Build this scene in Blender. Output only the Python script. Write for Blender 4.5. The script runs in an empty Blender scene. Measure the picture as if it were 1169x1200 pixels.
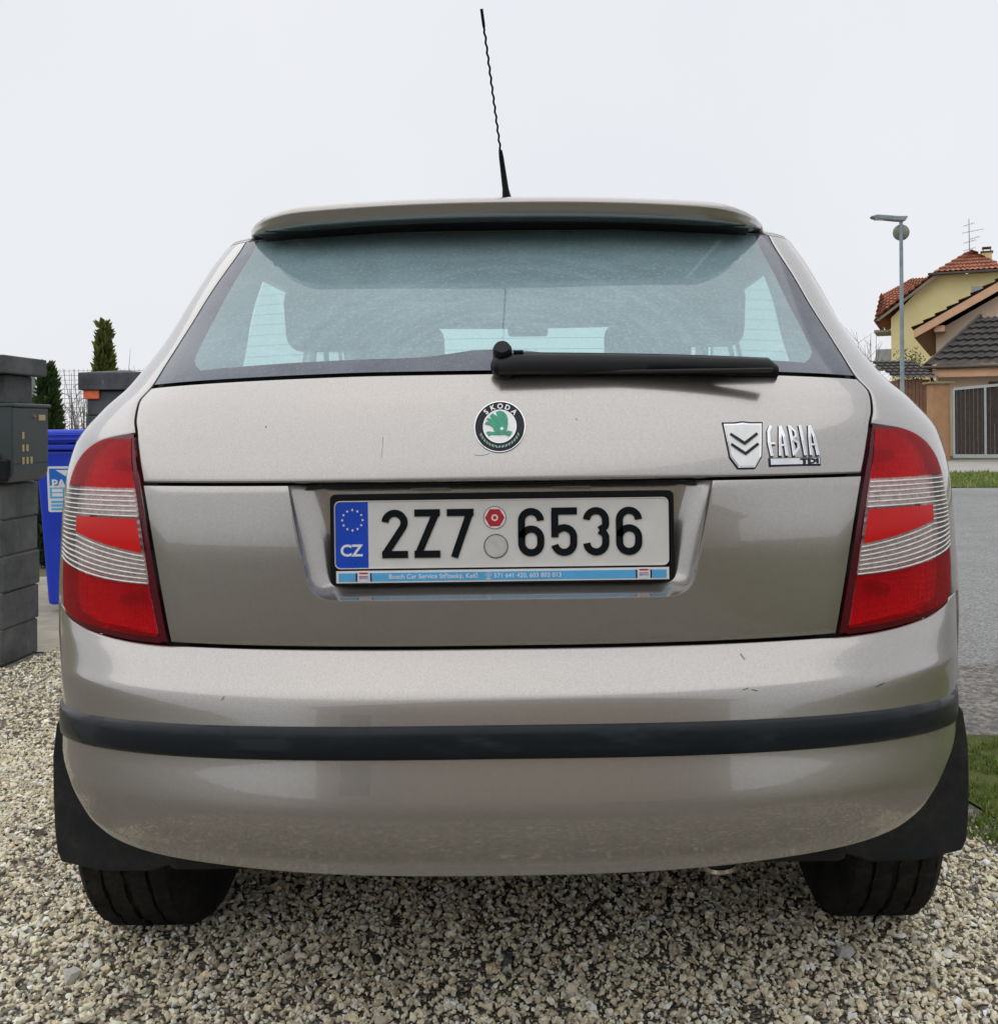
import bpy, bmesh, math, random
import numpy as np
from mathutils import Vector, Matrix, noise
PI = math.pi
R = math.radians
random.seed(7)
rng = np.random.default_rng(7)
sc = bpy.context.scene
COL = sc.collection

# ------------------------------------------------------------------ camera, sky, sun, exposure
cam_d = bpy.data.cameras.new('camera')
cam = bpy.data.objects.new('camera', cam_d)
COL.objects.link(cam)
cam.location = (0.08, 0.0, 1.0)
cam.rotation_euler = (R(90), R(0.45), 0)
cam_d.sensor_fit = 'VERTICAL'
cam_d.sensor_height = 36.0
cam_d.lens = 36.0
cam_d.shift_x = -62.5 / 1200
cam_d.shift_y = -100.0 / 1200
cam_d.clip_start = 0.05
cam_d.clip_end = 3000
sc.camera = cam

SUN_EL, SUN_AZ = 76, 250          # overcast: the sun is only a soft bright area high up on the left
w = bpy.data.worlds.new('World')
sc.world = w
w.use_nodes = True
nt = w.node_tree
nt.nodes.clear()
out = nt.nodes.new('ShaderNodeOutputWorld')
sky = nt.nodes.new('ShaderNodeTexSky')
sky.sky_type = 'NISHITA'
sky.sun_disc = False
sky.sun_elevation = R(SUN_EL)
sky.sun_rotation = R(SUN_AZ)
sky.dust_density = 4.0
bg1 = nt.nodes.new('ShaderNodeBackground'); bg1.inputs[1].default_value = 0.07
bg2 = nt.nodes.new('ShaderNodeBackground')
bg2.inputs[1].default_value = 1.0
wc = nt.nodes.new('ShaderNodeTexCoord'); wn_ = nt.nodes.new('ShaderNodeTexNoise')          # faint tone changes in the cloud layer
wn_.inputs['Scale'].default_value = 2.2; wn_.inputs['Detail'].default_value = 4
wr = nt.nodes.new('ShaderNodeValToRGB')
wr.color_ramp.elements[0].position = 0.3; wr.color_ramp.elements[0].color = (0.850, 0.872, 0.915, 1)
wr.color_ramp.elements[1].position = 0.7; wr.color_ramp.elements[1].color = (0.905, 0.918, 0.952, 1)
nt.links.new(wc.outputs['Generated'], wn_.inputs['Vector']); nt.links.new(wn_.outputs[0], wr.inputs[0]); nt.links.new(wr.outputs[0], bg2.inputs[0])
mixs = nt.nodes.new('ShaderNodeMixShader'); mixs.inputs[0].default_value = 0.93
nt.links.new(sky.outputs[0], bg1.inputs[0])
nt.links.new(bg1.outputs[0], mixs.inputs[1]); nt.links.new(bg2.outputs[0], mixs.inputs[2])
nt.links.new(mixs.outputs[0], out.inputs[0])

sun_d = bpy.data.lights.new('sun', 'SUN')
sun_d.energy = 1.4
sun_d.angle = R(115)
sun_d.color = (1.0, 0.985, 0.965)
sun = bpy.data.objects.new('sun', sun_d)
COL.objects.link(sun)
_az = R(SUN_AZ)
_d = Vector((math.sin(_az) * math.cos(R(SUN_EL)), math.cos(_az) * math.cos(R(SUN_EL)), math.sin(R(SUN_EL))))
sun.rotation_euler = _d.to_track_quat('Z', 'Y').to_euler()

sc.view_settings.view_transform = 'Standard'
sc.view_settings.look = 'None'
sc.view_settings.gamma = 1.0
sc.view_settings.exposure = 0.0
sc.view_settings.use_curve_mapping = False
sc.cycles.use_denoising = True
sc.cycles.transparent_max_bounces = 14
sc.cycles.max_bounces = 6
sc.cycles.diffuse_bounces = 3
sc.cycles.glossy_bounces = 4
sc.cycles.adaptive_threshold = 0.02
sc.cycles.caustics_reflective = False
sc.cycles.caustics_refractive = False

# ------------------------------------------------------------------ helpers
def link(o, parent=None):
    COL.objects.link(o)
    if parent is not None:
        o.parent = parent
    return o

def tag(o, label=None, cat=None, group=None, kind=None):
    if label: o['label'] = label
    if cat: o['category'] = cat
    if group: o['group'] = group
    if kind: o['kind'] = kind
    return o

def empty(name, loc=(0, 0, 0)):
    o = bpy.data.objects.new(name, None)
    o.empty_display_size = 0.1
    link(o); o.location = loc
    return o

def mesh(name, verts, faces, mat, parent=None, smooth=False):
    me = bpy.data.meshes.new(name)
    me.from_pydata([tuple(v) for v in verts], [], faces)
    me.update()
    if mat: me.materials.append(mat)
    if smooth:
        for p in me.polygons: p.use_smooth = True
    o = bpy.data.objects.new(name, me)
    link(o, parent)
    if parent is not None and parent.type == 'EMPTY':
        o.matrix_parent_inverse = Matrix.Translation(-parent.location)
    return o

class MB:
    """collects primitive shapes, builds one mesh object"""
    def __init__(s): s.bm = bmesh.new()
    def _add(s, geom_fn, M):
        b = bmesh.new(); geom_fn(b)
        b.transform(M)
        me = bpy.data.meshes.new('t'); b.to_mesh(me); b.free()
        s.bm.from_mesh(me); bpy.data.meshes.remove(me)
        return s
    def box(s, lo, hi, bevel=0, seg=2, M=None):
        c = [(a + b) / 2 for a, b in zip(lo, hi)]; d = [abs(b - a) for a, b in zip(lo, hi)]
        def f(b):
            bmesh.ops.create_cube(b, size=1)
            bmesh.ops.scale(b, vec=d, verts=b.verts)
            if bevel: bmesh.ops.bevel(b, geom=b.edges[:], offset=bevel, segments=seg, affect='EDGES', profile=0.5)
            bmesh.ops.translate(b, vec=c, verts=b.verts)
        return s._add(f, M or Matrix())
    def cyl(s, p0, p1, r0, r1=None, seg=16, caps=True):
        p0, p1 = Vector(p0), Vector(p1); r1 = r0 if r1 is None else r1
        d = p1 - p0
        M = Matrix.Translation((p0 + p1) / 2) @ d.to_track_quat('Z', 'Y').to_matrix().to_4x4()
        def f(b): bmesh.ops.create_cone(b, cap_ends=caps, segments=seg, radius1=r0, radius2=r1, depth=d.length)
        return s._add(f, M)
    def sphere(s, c, r, scale=(1, 1, 1), u=16, v=10):
        def f(b):
            bmesh.ops.create_uvsphere(b, u_segments=u, v_segments=v, radius=r)
            bmesh.ops.scale(b, vec=scale, verts=b.verts); bmesh.ops.translate(b, vec=c, verts=b.verts)
        return s._add(f, Matrix())
    def poly(s, verts, faces):
        vs = [s.bm.verts.new(v) for v in verts]
        for f in faces:
            try: s.bm.faces.new([vs[i] for i in f])
            except ValueError: pass
        return s
    def prism(s, pts, vec):
        """extrude a planar polygon (3d points) along vec"""
        n = len(pts); vec = Vector(vec)
        a = [Vector(p) for p in pts]; b = [p + vec for p in a]
        return s.poly(a + b, [list(range(n))[::-1], list(range(n, 2 * n))] + [[i, (i + 1) % n, n + (i + 1) % n, n + i] for i in range(n)])
    def lathe(s, prof, seg, M):
        """prof: list of (r, h); axis local z"""
        vs = []; n = len(prof)
        for k in range(seg):
            a = 2 * PI * k / seg
            vs += [M @ Vector((r * math.cos(a), r * math.sin(a), h)) for r, h in prof]
        fs = [[k * n + i, k * n + i + 1, ((k + 1) % seg) * n + i + 1, ((k + 1) % seg) * n + i] for k in range(seg) for i in range(n - 1)]
        return s.poly(vs, fs)
    def build(s, name, mat, parent=None, smooth=False, recalc=True):
        if recalc: bmesh.ops.recalc_face_normals(s.bm, faces=s.bm.faces)
        me = bpy.data.meshes.new(name); s.bm.to_mesh(me); s.bm.free()
        if mat: me.materials.append(mat)
        if smooth:
            for p in me.polygons: p.use_smooth = True
            try: me.set_sharp_from_angle(angle=R(38))
            except Exception: pass
        o = bpy.data.objects.new(name, me)
        link(o, parent)
        if parent is not None and parent.type == 'EMPTY':
            o.matrix_parent_inverse = Matrix.Translation(-parent.location)
        return o

def copy_tree(o, parent=None):
    c = o.copy(); COL.objects.link(c); c.parent = parent
    for ch in o.children: copy_tree(ch, c)
    return c

def grid(P, close=False):
    """rows x cols of points -> verts, faces (rows up, cols to the right -> normal towards the viewer)"""
    nr, nc = len(P), len(P[0]); vs = [p for row in P for p in row]; fs = []
    for r in range(nr - 1):
        for c in range(nc - 1):
            fs.append([r * nc + c, r * nc + c + 1, (r + 1) * nc + c + 1, (r + 1) * nc + c])
    return vs, fs

def merge(*parts):
    V, Fc = [], []
    for vs, fs in parts:
        k = len(V); V += list(vs); Fc += [[i + k for i in f] for f in fs]
    return V, Fc

def mirror(part):
    vs, fs = part
    return [(-x - .016 * min(1, max(0, (z - 1.04) / .2)), y, z) for x, y, z in vs], [f[::-1] for f in fs]      # about the roof's own middle line

def weld(o, d=0.0006):
    b = bmesh.new(); b.from_mesh(o.data)
    bmesh.ops.remove_doubles(b, verts=b.verts, dist=d)
    b.to_mesh(o.data); b.free()

def thicken(o, t=0.006, bev=0.002, seg=2):
    m = o.modifiers.new('thickness', 'SOLIDIFY'); m.thickness = t; m.offset = -1; m.use_even_offset = False
    if bev:
        b = o.modifiers.new('edge', 'BEVEL'); b.width = bev; b.segments = seg; b.limit_method = 'ANGLE'; b.angle_limit = R(50); b.harden_normals = False
    return o

def lin(a, b, n): return [a + (b - a) * i / (n - 1) for i in range(n)]

# ------------------------------------------------------------------ materials
def new_mat(name):
    m = bpy.data.materials.new(name); m.use_nodes = True
    return m, m.node_tree, m.node_tree.nodes['Principled BSDF']

def setp(b, **kw):
    names = {'color': 'Base Color', 'rough': 'Roughness', 'metal': 'Metallic', 'coat': 'Coat Weight', 'coat_rough': 'Coat Roughness',
             'spec': 'Specular IOR Level', 'ior': 'IOR', 'trans': 'Transmission Weight', 'alpha': 'Alpha', 'sheen': 'Sheen Weight'}
    for k, v in kw.items():
        i = b.inputs[names[k]]
        i.default_value = (*v, 1) if k == 'color' and len(v) == 3 else v

def N(t, typ, **kw):
    n = t.nodes.new(typ)
    for k, v in kw.items():
        if k in n.inputs: n.inputs[k].default_value = v
        else: setattr(n, k, v)
    return n

def ramp(t, src, stops):
    n = t.nodes.new('ShaderNodeValToRGB'); t.links.new(src, n.inputs[0])
    e = n.color_ramp.elements
    while len(e) < len(stops): e.new(0.5)
    for k, (p, c) in enumerate(stops):
        e[k].position = p; e[k].color = (*c, 1) if len(c) == 3 else c
    return n.outputs[0]

def mixc(t, fac, a, b, blend='MIX'):
    n = t.nodes.new('ShaderNodeMix'); n.data_type = 'RGBA'; n.blend_type = blend
    for k, v in ((0, fac), (6, a), (7, b)):
        if hasattr(v, 'is_output'): t.links.new(v, n.inputs[k])
        else: n.inputs[k].default_value = (*v, 1) if k and len(v) == 3 else v
    return n.outputs[2]

def tex(t, kind='noise', scale=5, detail=4, rough=0.5, obj=True, vec=None, stretch=None):
    n = t.nodes.new({'noise': 'ShaderNodeTexNoise', 'voro': 'ShaderNodeTexVoronoi', 'wave': 'ShaderNodeTexWave'}[kind])
    n.inputs['Scale'].default_value = scale
    if kind == 'noise': n.inputs['Detail'].default_value = detail; n.inputs['Roughness'].default_value = rough
    c = t.nodes.new('ShaderNodeTexCoord'); src = c.outputs['Object']
    if stretch:
        mp = t.nodes.new('ShaderNodeMapping'); mp.inputs['Scale'].default_value = stretch
        t.links.new(src, mp.inputs[0]); src = mp.outputs[0]
    t.links.new(src, n.inputs['Vector'])
    return n

def bump(t, b, h, strength=0.3, dist=0.01, inp='Normal'):
    n = t.nodes.new('ShaderNodeBump'); n.inputs['Strength'].default_value = strength; n.inputs['Distance'].default_value = dist
    t.links.new(h, n.inputs['Height']); t.links.new(n.outputs[0], b.inputs[inp])
    return n

def simple(name, color, rough=0.5, var=0.15, scale=8, metal=0.0, bmp=0.0, bscale=None, **kw):
    """plain surface with mottled tone and slightly uneven gloss"""
    m, t, b = new_mat(name)
    setp(b, rough=rough, metal=metal, **kw)
    n = tex(t, 'noise', scale, 6, 0.6)
    lo = tuple(c * (1 - var) for c in color); hi = tuple(min(1, c * (1 + var)) for c in color)
    t.links.new(ramp(t, n.outputs[0], [(0.3, lo), (0.7, hi)]), b.inputs['Base Color'])
    rr = t.nodes.new('ShaderNodeMapRange'); rr.inputs[3].default_value = max(0.02, rough - 0.08); rr.inputs[4].default_value = min(1, rough + 0.1)
    n2 = tex(t, 'noise', scale * 2.7, 5, 0.6)
    t.links.new(n2.outputs[0], rr.inputs[0]); t.links.new(rr.outputs[0], b.inputs['Roughness'])
    if bmp:
        n3 = tex(t, 'noise', bscale or scale * 10, 6, 0.6); bump(t, b, n3.outputs[0], bmp, 0.01)
    return m

def paint_mat():
    m, t, b = new_mat('beige_metallic_paint')
    setp(b, metal=0.82, rough=0.27, coat=1.0, coat_rough=0.03)
    b.inputs['Coat IOR'].default_value = 1.65
    fl = tex(t, 'voro', 900)
    big = tex(t, 'noise', 3.0, 6, 0.6)
    dust = tex(t, 'noise', 60, 8, 0.75)
    c = ramp(t, fl.outputs['Color'], [(0.0, (0.325, 0.308, 0.290)), (1.0, (0.420, 0.399, 0.378))])
    dd = ramp(t, dust.outputs[0], [(0.52, (0, 0, 0)), (0.78, (1, 1, 1))])
    bb = ramp(t, big.outputs[0], [(0.35, (0, 0, 0)), (0.75, (1, 1, 1))])
    mul = mixc(t, 1.0, dd, bb, 'MULTIPLY')
    c2 = mixc(t, mul, c, (0.33, 0.31, 0.28))
    t.links.new(c2, b.inputs['Base Color'])
    rr = t.nodes.new('ShaderNodeMapRange'); rr.inputs[3].default_value = 0.02; rr.inputs[4].default_value = 0.16
    t.links.new(mul, rr.inputs[0]); t.links.new(rr.outputs[0], b.inputs['Coat Roughness'])
    bump(t, b, fl.outputs['Distance'], 0.03, 0.001)
    orange = tex(t, 'noise', 220, 2, 0.5)
    bump(t, b, orange.outputs[0], 0.02, 0.001, 'Coat Normal')
    return m

def lens_mat(name, tint, base, fac, prism=300, pstr=0.25, rough=0.06):
    m, t, b = new_mat(name)
    setp(b, color=base, rough=rough, spec=0.3)
    tr = t.nodes.new('ShaderNodeBsdfTransparent'); tr.inputs[0].default_value = (*tint, 1)
    mx = t.nodes.new('ShaderNodeMixShader'); mx.inputs[0].default_value = fac
    o = t.nodes['Material Output']
    t.links.new(tr.outputs[0], mx.inputs[1]); t.links.new(b.outputs[0], mx.inputs[2]); t.links.new(mx.outputs[0], o.inputs[0])
    if prism:
        v = tex(t, 'voro', prism); v.distance = 'CHEBYCHEV'; v.inputs['Randomness'].default_value = 0.15
        bump(t, b, v.outputs['Distance'], pstr, 0.002)
    return m

def glass_mat(name, tint, film, filmfac, streak=True):
    """dirty toughened glass: tinted see-through + clear reflection + a thin film of dust and dried drops (on the rear pane also painted sky haze)"""
    m, t, b = new_mat(name)
    t.nodes.remove(b)
    o = t.nodes['Material Output']
    tr = t.nodes.new('ShaderNodeBsdfTransparent'); tr.inputs[0].default_value = (*tint, 1)
    df = t.nodes.new('ShaderNodeBsdfDiffuse'); df.inputs[0].default_value = (*film, 1)
    gl = t.nodes.new('ShaderNodeBsdfGlossy'); gl.inputs['Roughness'].default_value = 0.012
    fr = t.nodes.new('ShaderNodeFresnel')
    ge = t.nodes.new('ShaderNodeNewGeometry'); io = t.nodes.new('ShaderNodeMapRange')      # same reflection from either face of the thin pane
    io.inputs[3].default_value = 1.62; io.inputs[4].default_value = 1 / 1.62
    t.links.new(ge.outputs['Backfacing'], io.inputs[0]); t.links.new(io.outputs[0], fr.inputs[0])
    m1 = t.nodes.new('ShaderNodeMixShader'); m1.inputs[0].default_value = filmfac
    if streak:
        n1 = tex(t, 'noise', 7, 8, 0.68, stretch=(1, 1, 2.2)); n2 = tex(t, 'noise', 160, 4, 0.7)
        w_ = tex(t, 'noise', 2.4, 3, 0.5)
        a = ramp(t, n1.outputs[0], [(0.35, (filmfac * 0.88,) * 3), (0.68, (min(1, filmfac * 1.10),) * 3)])
        bq = ramp(t, n2.outputs[0], [(0.5, (0, 0, 0)), (0.72, (0.16, 0.16, 0.16))])
        # arcs left by the wiper: rings about its pivot, broken up by noise
        tc = t.nodes.new('ShaderNodeTexCoord'); vd = t.nodes.new('ShaderNodeVectorMath'); vd.operation = 'DISTANCE'
        vd.inputs[1].default_value = (0.0, 1.66, 1.10); t.links.new(tc.outputs['Object'], vd.inputs[0])
        wob = t.nodes.new('ShaderNodeMath'); wob.operation = 'MULTIPLY_ADD'; wob.inputs[1].default_value = 0.05
        t.links.new(n1.outputs[0], wob.inputs[0]); t.links.new(vd.outputs['Value'], wob.inputs[2])
        rn = t.nodes.new('ShaderNodeTexNoise'); rn.noise_dimensions = '1D'; rn.inputs['Scale'].default_value = 38; rn.inputs['Detail'].default_value = 5
        t.links.new(wob.outputs[0], rn.inputs['W'])
        arcs = ramp(t, rn.outputs[0], [(0.42, (0, 0, 0)), (0.66, (0.045, 0.045, 0.045))])
        inside = ramp(t, vd.outputs['Value'], [(0.30, (1, 1, 1)), (0.42, (0.25, 0.25, 0.25))])
        arcs = mixc(t, 1.0, arcs, inside, 'MULTIPLY')
        a = mixc(t, 1.0, a, arcs, 'ADD')
        s_ = mixc(t, 1.0, a, bq, 'ADD')
        t.links.new(s_, m1.inputs[0])
    m2 = t.nodes.new('ShaderNodeMixShader')
    t.links.new(tr.outputs[0], m1.inputs[1]); t.links.new(df.outputs[0], m1.inputs[2])
    t.links.new(fr.outputs[0], m2.inputs[0]); t.links.new(m1.outputs[0], m2.inputs[1]); t.links.new(gl.outputs[0], m2.inputs[2])
    t.links.new(m2.outputs[0], o.inputs[0])
    return m

def attr_mat(name, rough=0.85, attr='tone', spec=0.3, noise_amt=0.15, nscale=60, trans=0.0):
    m, t, b = new_mat(name)
    setp(b, rough=rough, spec=spec)
    a = t.nodes.new('ShaderNodeAttribute'); a.attribute_name = attr
    n = tex(t, 'noise', nscale, 5, 0.65)
    k = ramp(t, n.outputs[0], [(0.3, (1 - noise_amt,) * 3), (0.7, (1 + noise_amt,) * 3)])
    c = mixc(t, 1.0, a.outputs[0], k, 'MULTIPLY')
    t.links.new(c, b.inputs['Base Color'])
    if trans:
        tl = t.nodes.new('ShaderNodeBsdfTranslucent'); t.links.new(c, tl.inputs[0])
        mx = t.nodes.new('ShaderNodeMixShader'); mx.inputs[0].default_value = trans
        o = t.nodes['Material Output']
        t.links.new(b.outputs[0], mx.inputs[1]); t.links.new(tl.outputs[0], mx.inputs[2]); t.links.new(mx.outputs[0], o.inputs[0])
    return m

M = {}
M['paint'] = paint_mat()
def trim_mat():
    m, t, b = new_mat('black_trim_plastic')
    setp(b, rough=0.42, spec=0.22)
    n = tex(t, 'noise', 6, 7, 0.7, stretch=(1, 1, 3)); n2 = tex(t, 'noise', 14, 3, 0.5, stretch=(.5, 1, 2))
    f = ramp(t, n2.outputs[0], [(0.60, (0.008, 0.011, 0.015)), (0.64, (0.015, 0.019, 0.024))])
    g = ramp(t, n.outputs[0], [(0.5, (0, 0, 0)), (0.8, (0.5, 0.5, 0.5))])
    t.links.new(mixc(t, g, f, (0.035, 0.038, 0.042)), b.inputs['Base Color'])
    r = ramp(t, n2.outputs[0], [(0.56, (0.32,) * 3), (0.60, (0.5,) * 3)])
    t.links.new(r, b.inputs['Roughness'])
    f2 = tex(t, 'noise', 500, 2, 0.5); bump(t, b, f2.outputs[0], 0.06, 0.001)
    return m
M['trim'] = trim_mat()
M['black'] = simple('black_plastic', (0.006, 0.007, 0.009), 0.34, 0.3, 20, bmp=0.04, bscale=500, spec=0.25)
M['seal'] = simple('black_rubber_seal', (0.006, 0.006, 0.007), 0.6, 0.3, 20)
M['dark'] = simple('dark_underbody', (0.010, 0.010, 0.010), 0.85, 0.4, 10)
def dusty(name, base, dust, rough, scale, amt, bs):
    m, t, b = new_mat(name)
    setp(b, rough=rough, spec=0.2)
    n = tex(t, 'noise', scale, 8, 0.75); n2 = tex(t, 'noise', scale * 9, 6, 0.7)
    f = mixc(t, 1.0, ramp(t, n.outputs[0], [(0.42, (0, 0, 0)), (0.75, (amt,) * 3)]), ramp(t, n2.outputs[0], [(0.35, (0.2,) * 3), (0.7, (1, 1, 1))]), 'MULTIPLY')
    t.links.new(mixc(t, f, base, dust), b.inputs['Base Color'])
    n3 = tex(t, 'noise', bs, 6, 0.7); bump(t, b, n3.outputs[0], 0.25, 0.004)
    return m
M['tyre'] = dusty('tyre_rubber', (0.007, 0.007, 0.008), (0.10, 0.09, 0.075), 0.78, 9, 0.55, 140)
M['flap'] = dusty('mud_flap_rubber', (0.013, 0.015, 0.017), (0.085, 0.08, 0.07), 0.6, 6, 0.6, 90)
M['chrome'] = simple('chrome', (0.66, 0.67, 0.69), 0.14, 0.1, 30, metal=1.0)
M['alu'] = simple('aluminium', (0.55, 0.55, 0.56), 0.35, 0.1, 20, metal=1.0)
M['exhaust'] = simple('stained_exhaust_steel', (0.42, 0.38, 0.33), 0.28, 0.35, 30, metal=1.0)
M['red_lens'] = lens_mat('red_lens', (0.80, 0.018, 0.03), (0.78, 0.006, 0.016), 0.36, 330, 0.7)
M['red_solid'] = lens_mat('red_reflector', (0.5, 0.01, 0.01), (0.64, 0.004, 0.004), 0.93, 700, 0.10, 0.12)
M['clear_lens'] = lens_mat('clear_ribbed_lens', (0.95, 0.93, 0.92), (0.80, 0.78, 0.76), 0.22, 0, 0, 0.05)
M['maroon'] = simple('dark_red_lamp_edge', (0.085, 0.003, 0.010), 0.22, 0.2, 12, spec=0.35)
def bowl_mat():
    m, t, b = new_mat('lamp_reflector')
    setp(b, color=(0.86, 0.85, 0.83), metal=0.35, rough=0.25)
    v = tex(t, 'voro', 90); v.inputs['Randomness'].default_value = 0.25
    bump(t, b, v.outputs['Distance'], 0.55, 0.02)
    return m
M['bowl'] = bowl_mat()
M['rib'] = simple('lens_rib', (0.80, 0.76, 0.75), 0.15, 0.22, 75)
M['louvre'] = simple('lamp_inner_louvre', (0.60, 0.50, 0.48), 0.25, 0.45, 90, metal=0.4)
M['bulb'] = simple('lamp_bulb_socket', (0.03, 0.01, 0.01), 0.4, 0.2, 30)
M['rear_glass'] = glass_mat('rear_window_glass', (0.62, 0.86, 0.84), (0.46, 0.67, 0.73), 0.40)  # teal film is dirt and also stands in for sky mirrored in the pane
M['side_glass'] = glass_mat('side_window_glass', (0.80, 0.90, 0.87), (0.5, 0.6, 0.6), 0.03, False)
def frit_mat():
    m, t, b = new_mat('dusty_sky_sheen_border')
    setp(b, rough=0.08, spec=0.6)
    n = tex(t, 'noise', 9, 8, 0.7); n2 = tex(t, 'noise', 240, 5, 0.7)
    f = ramp(t, n.outputs[0], [(0.3, (0.045, 0.055, 0.078)), (0.7, (0.098, 0.113, 0.148))])  # black lifted to blue grey: dust plus painted sky reflection
    g = ramp(t, n2.outputs[0], [(0.55, (0, 0, 0)), (0.7, (1, 1, 1))])
    t.links.new(mixc(t, g, f, (0.17, 0.175, 0.21)), b.inputs['Base Color'])
    return m
M['frit'] = frit_mat()
M['wire'] = simple('heater_wire', (0.10, 0.15, 0.165), 0.6, 0.1, 30)
M['headliner'] = simple('grey_headliner', (0.52, 0.53, 0.53), 0.9, 0.1, 20)
M['fabric'] = simple('dark_seat_fabric', (0.045, 0.048, 0.052), 0.95, 0.3, 60, bmp=0.2, bscale=400)
M['plate'] = simple('number_plate_white', (0.70, 0.69, 0.67), 0.32, 0.05, 25, coat=0.2)
M['plate_ink'] = simple('number_plate_black', (0.006, 0.009, 0.011), 0.5, 0.2, 60, spec=0.12)
M['eu_blue'] = simple('plate_blue', (0.004, 0.065, 0.55), 0.3, 0.12, 18, coat=0.2)
M['white'] = simple('white_print', (0.80, 0.80, 0.80), 0.4, 0.04, 30)
M['sky_blue'] = simple('light_blue_strip', (0.10, 0.44, 0.80), 0.35, 0.08, 30, coat=0.2)
M['sticker_red'] = simple('red_sticker', (0.50, 0.02, 0.03), 0.4, 0.35, 300)
M['sticker_grey'] = simple('worn_silver_sticker', (0.56, 0.56, 0.54), 0.4, 0.1, 120)
M['badge_black'] = simple('badge_black', (0.010, 0.012, 0.016), 0.35, 0.2, 60, spec=0.25)
M['badge_green'] = simple('badge_green', (0.0, 0.27, 0.15), 0.3, 0.25, 90, coat=0.3)
M['badge_leaf'] = simple('badge_green_worn', (0.22, 0.34, 0.30), 0.4, 0.3, 200)

# ------------------------------------------------------------------ the car body as a mathematical surface (metres)

class Curve:
    """monotone cubic through keys, vector valued"""
    def __init__(s, xs, ys):
        s.x=np.array(xs,float); s.y=np.array(ys,float)
        if s.y.ndim==1: s.y=s.y[:,None]
        h=np.diff(s.x)[:,None]; d=np.diff(s.y,axis=0)/h
        m=np.zeros_like(s.y); m[0]=d[0]; m[-1]=d[-1]
        for k in range(1,len(s.x)-1):
            for c in range(s.y.shape[1]):
                a,b=d[k-1,c],d[k,c]
                m[k,c]=0 if a*b<=0 else 3*(h[k-1,0]+h[k,0])/((2*h[k,0]+h[k-1,0])/a+(h[k,0]+2*h[k-1,0])/b)
        s.m=m
    def __call__(s, q):
        q=min(max(q,s.x[0]),s.x[-1])
        k=min(int(np.searchsorted(s.x,q,side='right'))-1,len(s.x)-2); k=max(k,0)
        h=s.x[k+1]-s.x[k]; t=(q-s.x[k])/h
        a=(1+2*t)*(1-t)**2; b=t*(1-t)**2; c=t*t*(3-2*t); d=t*t*(t-1)
        r=a*s.y[k]+b*h*s.m[k]+c*s.y[k+1]+d*h*s.m[k+1]
        return r if len(r)>1 else float(r[0])
class Shell:
    """closed horizontal contours, keyed by height: rows of (z, W, Y0, B, p, Yf, Bf)"""
    def __init__(s, keys):
        k=np.array(keys,float); s.c=Curve(k[:,0],k[:,1:])
    def pt(s, t, z, off=0.0):
        W,Y0,B,p,Yf,Bf=s.c(z); a=abs(t); sg=1 if t>=0 else -1
        W-=off; Y0+=off
        if a<=PI/2: x=W*math.sin(a)**(2/p); y=Y0+B*(1-math.cos(a))
        elif a<=PI/2+1: x=W; y=Y0+B+(a-PI/2)*(Yf-Bf-Y0-B)
        else:
            b=PI+1-a; x=W*max(math.sin(b),0)**(2/p); y=Yf-Bf+Bf*math.cos(b)
        return (sg*x-.008*min(1,max(0,(z-1.04)/.2)),y,z)
# z, half width, rear y, corner depth, corner power, front y, front corner depth
BODY_KEYS = [(0.3, 0.8, 1.62, 0.34, 2.6, 5.3, 0.7),
  (0.6, 0.815, 1.56, 0.34, 2.6, 5.4, 0.7),
  (0.7, 0.8116, 1.548, 0.34, 2.6, 5.4, 0.7),
  (0.8, 0.8058, 1.546, 0.34, 2.6, 5.33, 0.7),
  (0.905, 0.7989, 1.558, 0.33, 2.6, 5.2, 0.7),
  (0.98, 0.7868, 1.583, 0.32, 2.6, 4.85, 0.7),
  (1.04, 0.7446, 1.618, 0.3, 2.6, 4.42, 0.6),
  (1.085, 0.7006, 1.662, 0.27, 2.6, 4.3, 0.5),
  (1.18, 0.6614, 1.78, 0.24, 2.6, 4.14, 0.4),
  (1.3, 0.6317, 1.93, 0.2, 2.6, 3.9, 0.35),
  (1.37, 0.607, 2.018, 0.17, 2.6, 3.76, 0.3),
  (1.405, 0.592, 2.07, 0.16, 2.6, 3.68, 0.3),
  (1.43, 0.505, 2.13, 0.16, 2.4, 3.58, 0.3),
  (1.446, 0.35, 2.25, 0.2, 2.2, 3.4, 0.3),
  (1.452, 0.02, 2.6, 0.02, 2, 3, 0.02)]
BUMP_PROFILE = [(.30, 1.50), (.345, 1.484), (.350, 1.474), (.356, 1.4705), (.362, 1.4715), (.368, 1.4735), (.39, 1.4675), (.42, 1.4625), (.445, 1.4612), (.46, 1.4630), (.48, 1.4668), (.5225, 1.4755), (.57, 1.482),
                (.605, 1.490), (.614, 1.4945), (.619, 1.500), (.624, 1.506), (.640, 1.523), (.655, 1.539), (.666, 1.552), (.70, 1.56)]
body = Shell(BODY_KEYS)
bumper_s = Shell([(z, .798 + .011 * max(0, min(1, (z - .58) / .08)), y, 1.89 - y, 2.6, 5.4, .7) for z, y in BUMP_PROFILE])
TE = Curve(*zip(*[(.60, .575), (.665, .598), (.752, .632), (.84, .67), (.915, .714), (.945, .74), (.996, .80), (1.02, .861), (1.044, .922), (1.058, .957),
                  (1.08, .975), (1.13, 1.02), (1.19, 1.045), (1.265, 1.045), (1.34, 1.042), (1.39, 1.075), (1.41, 1.10)]))
TO = Curve(*zip(*[(.665, 1.12), (.69, 1.145), (.72, 1.158), (.75, 1.162), (.80, 1.162), (.86, 1.16), (.905, 1.155), (.935, 1.135), (.962, 1.085), (.981, 1.008), (.990, .94), (.9955, .86), (.998, .805)]))
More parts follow.
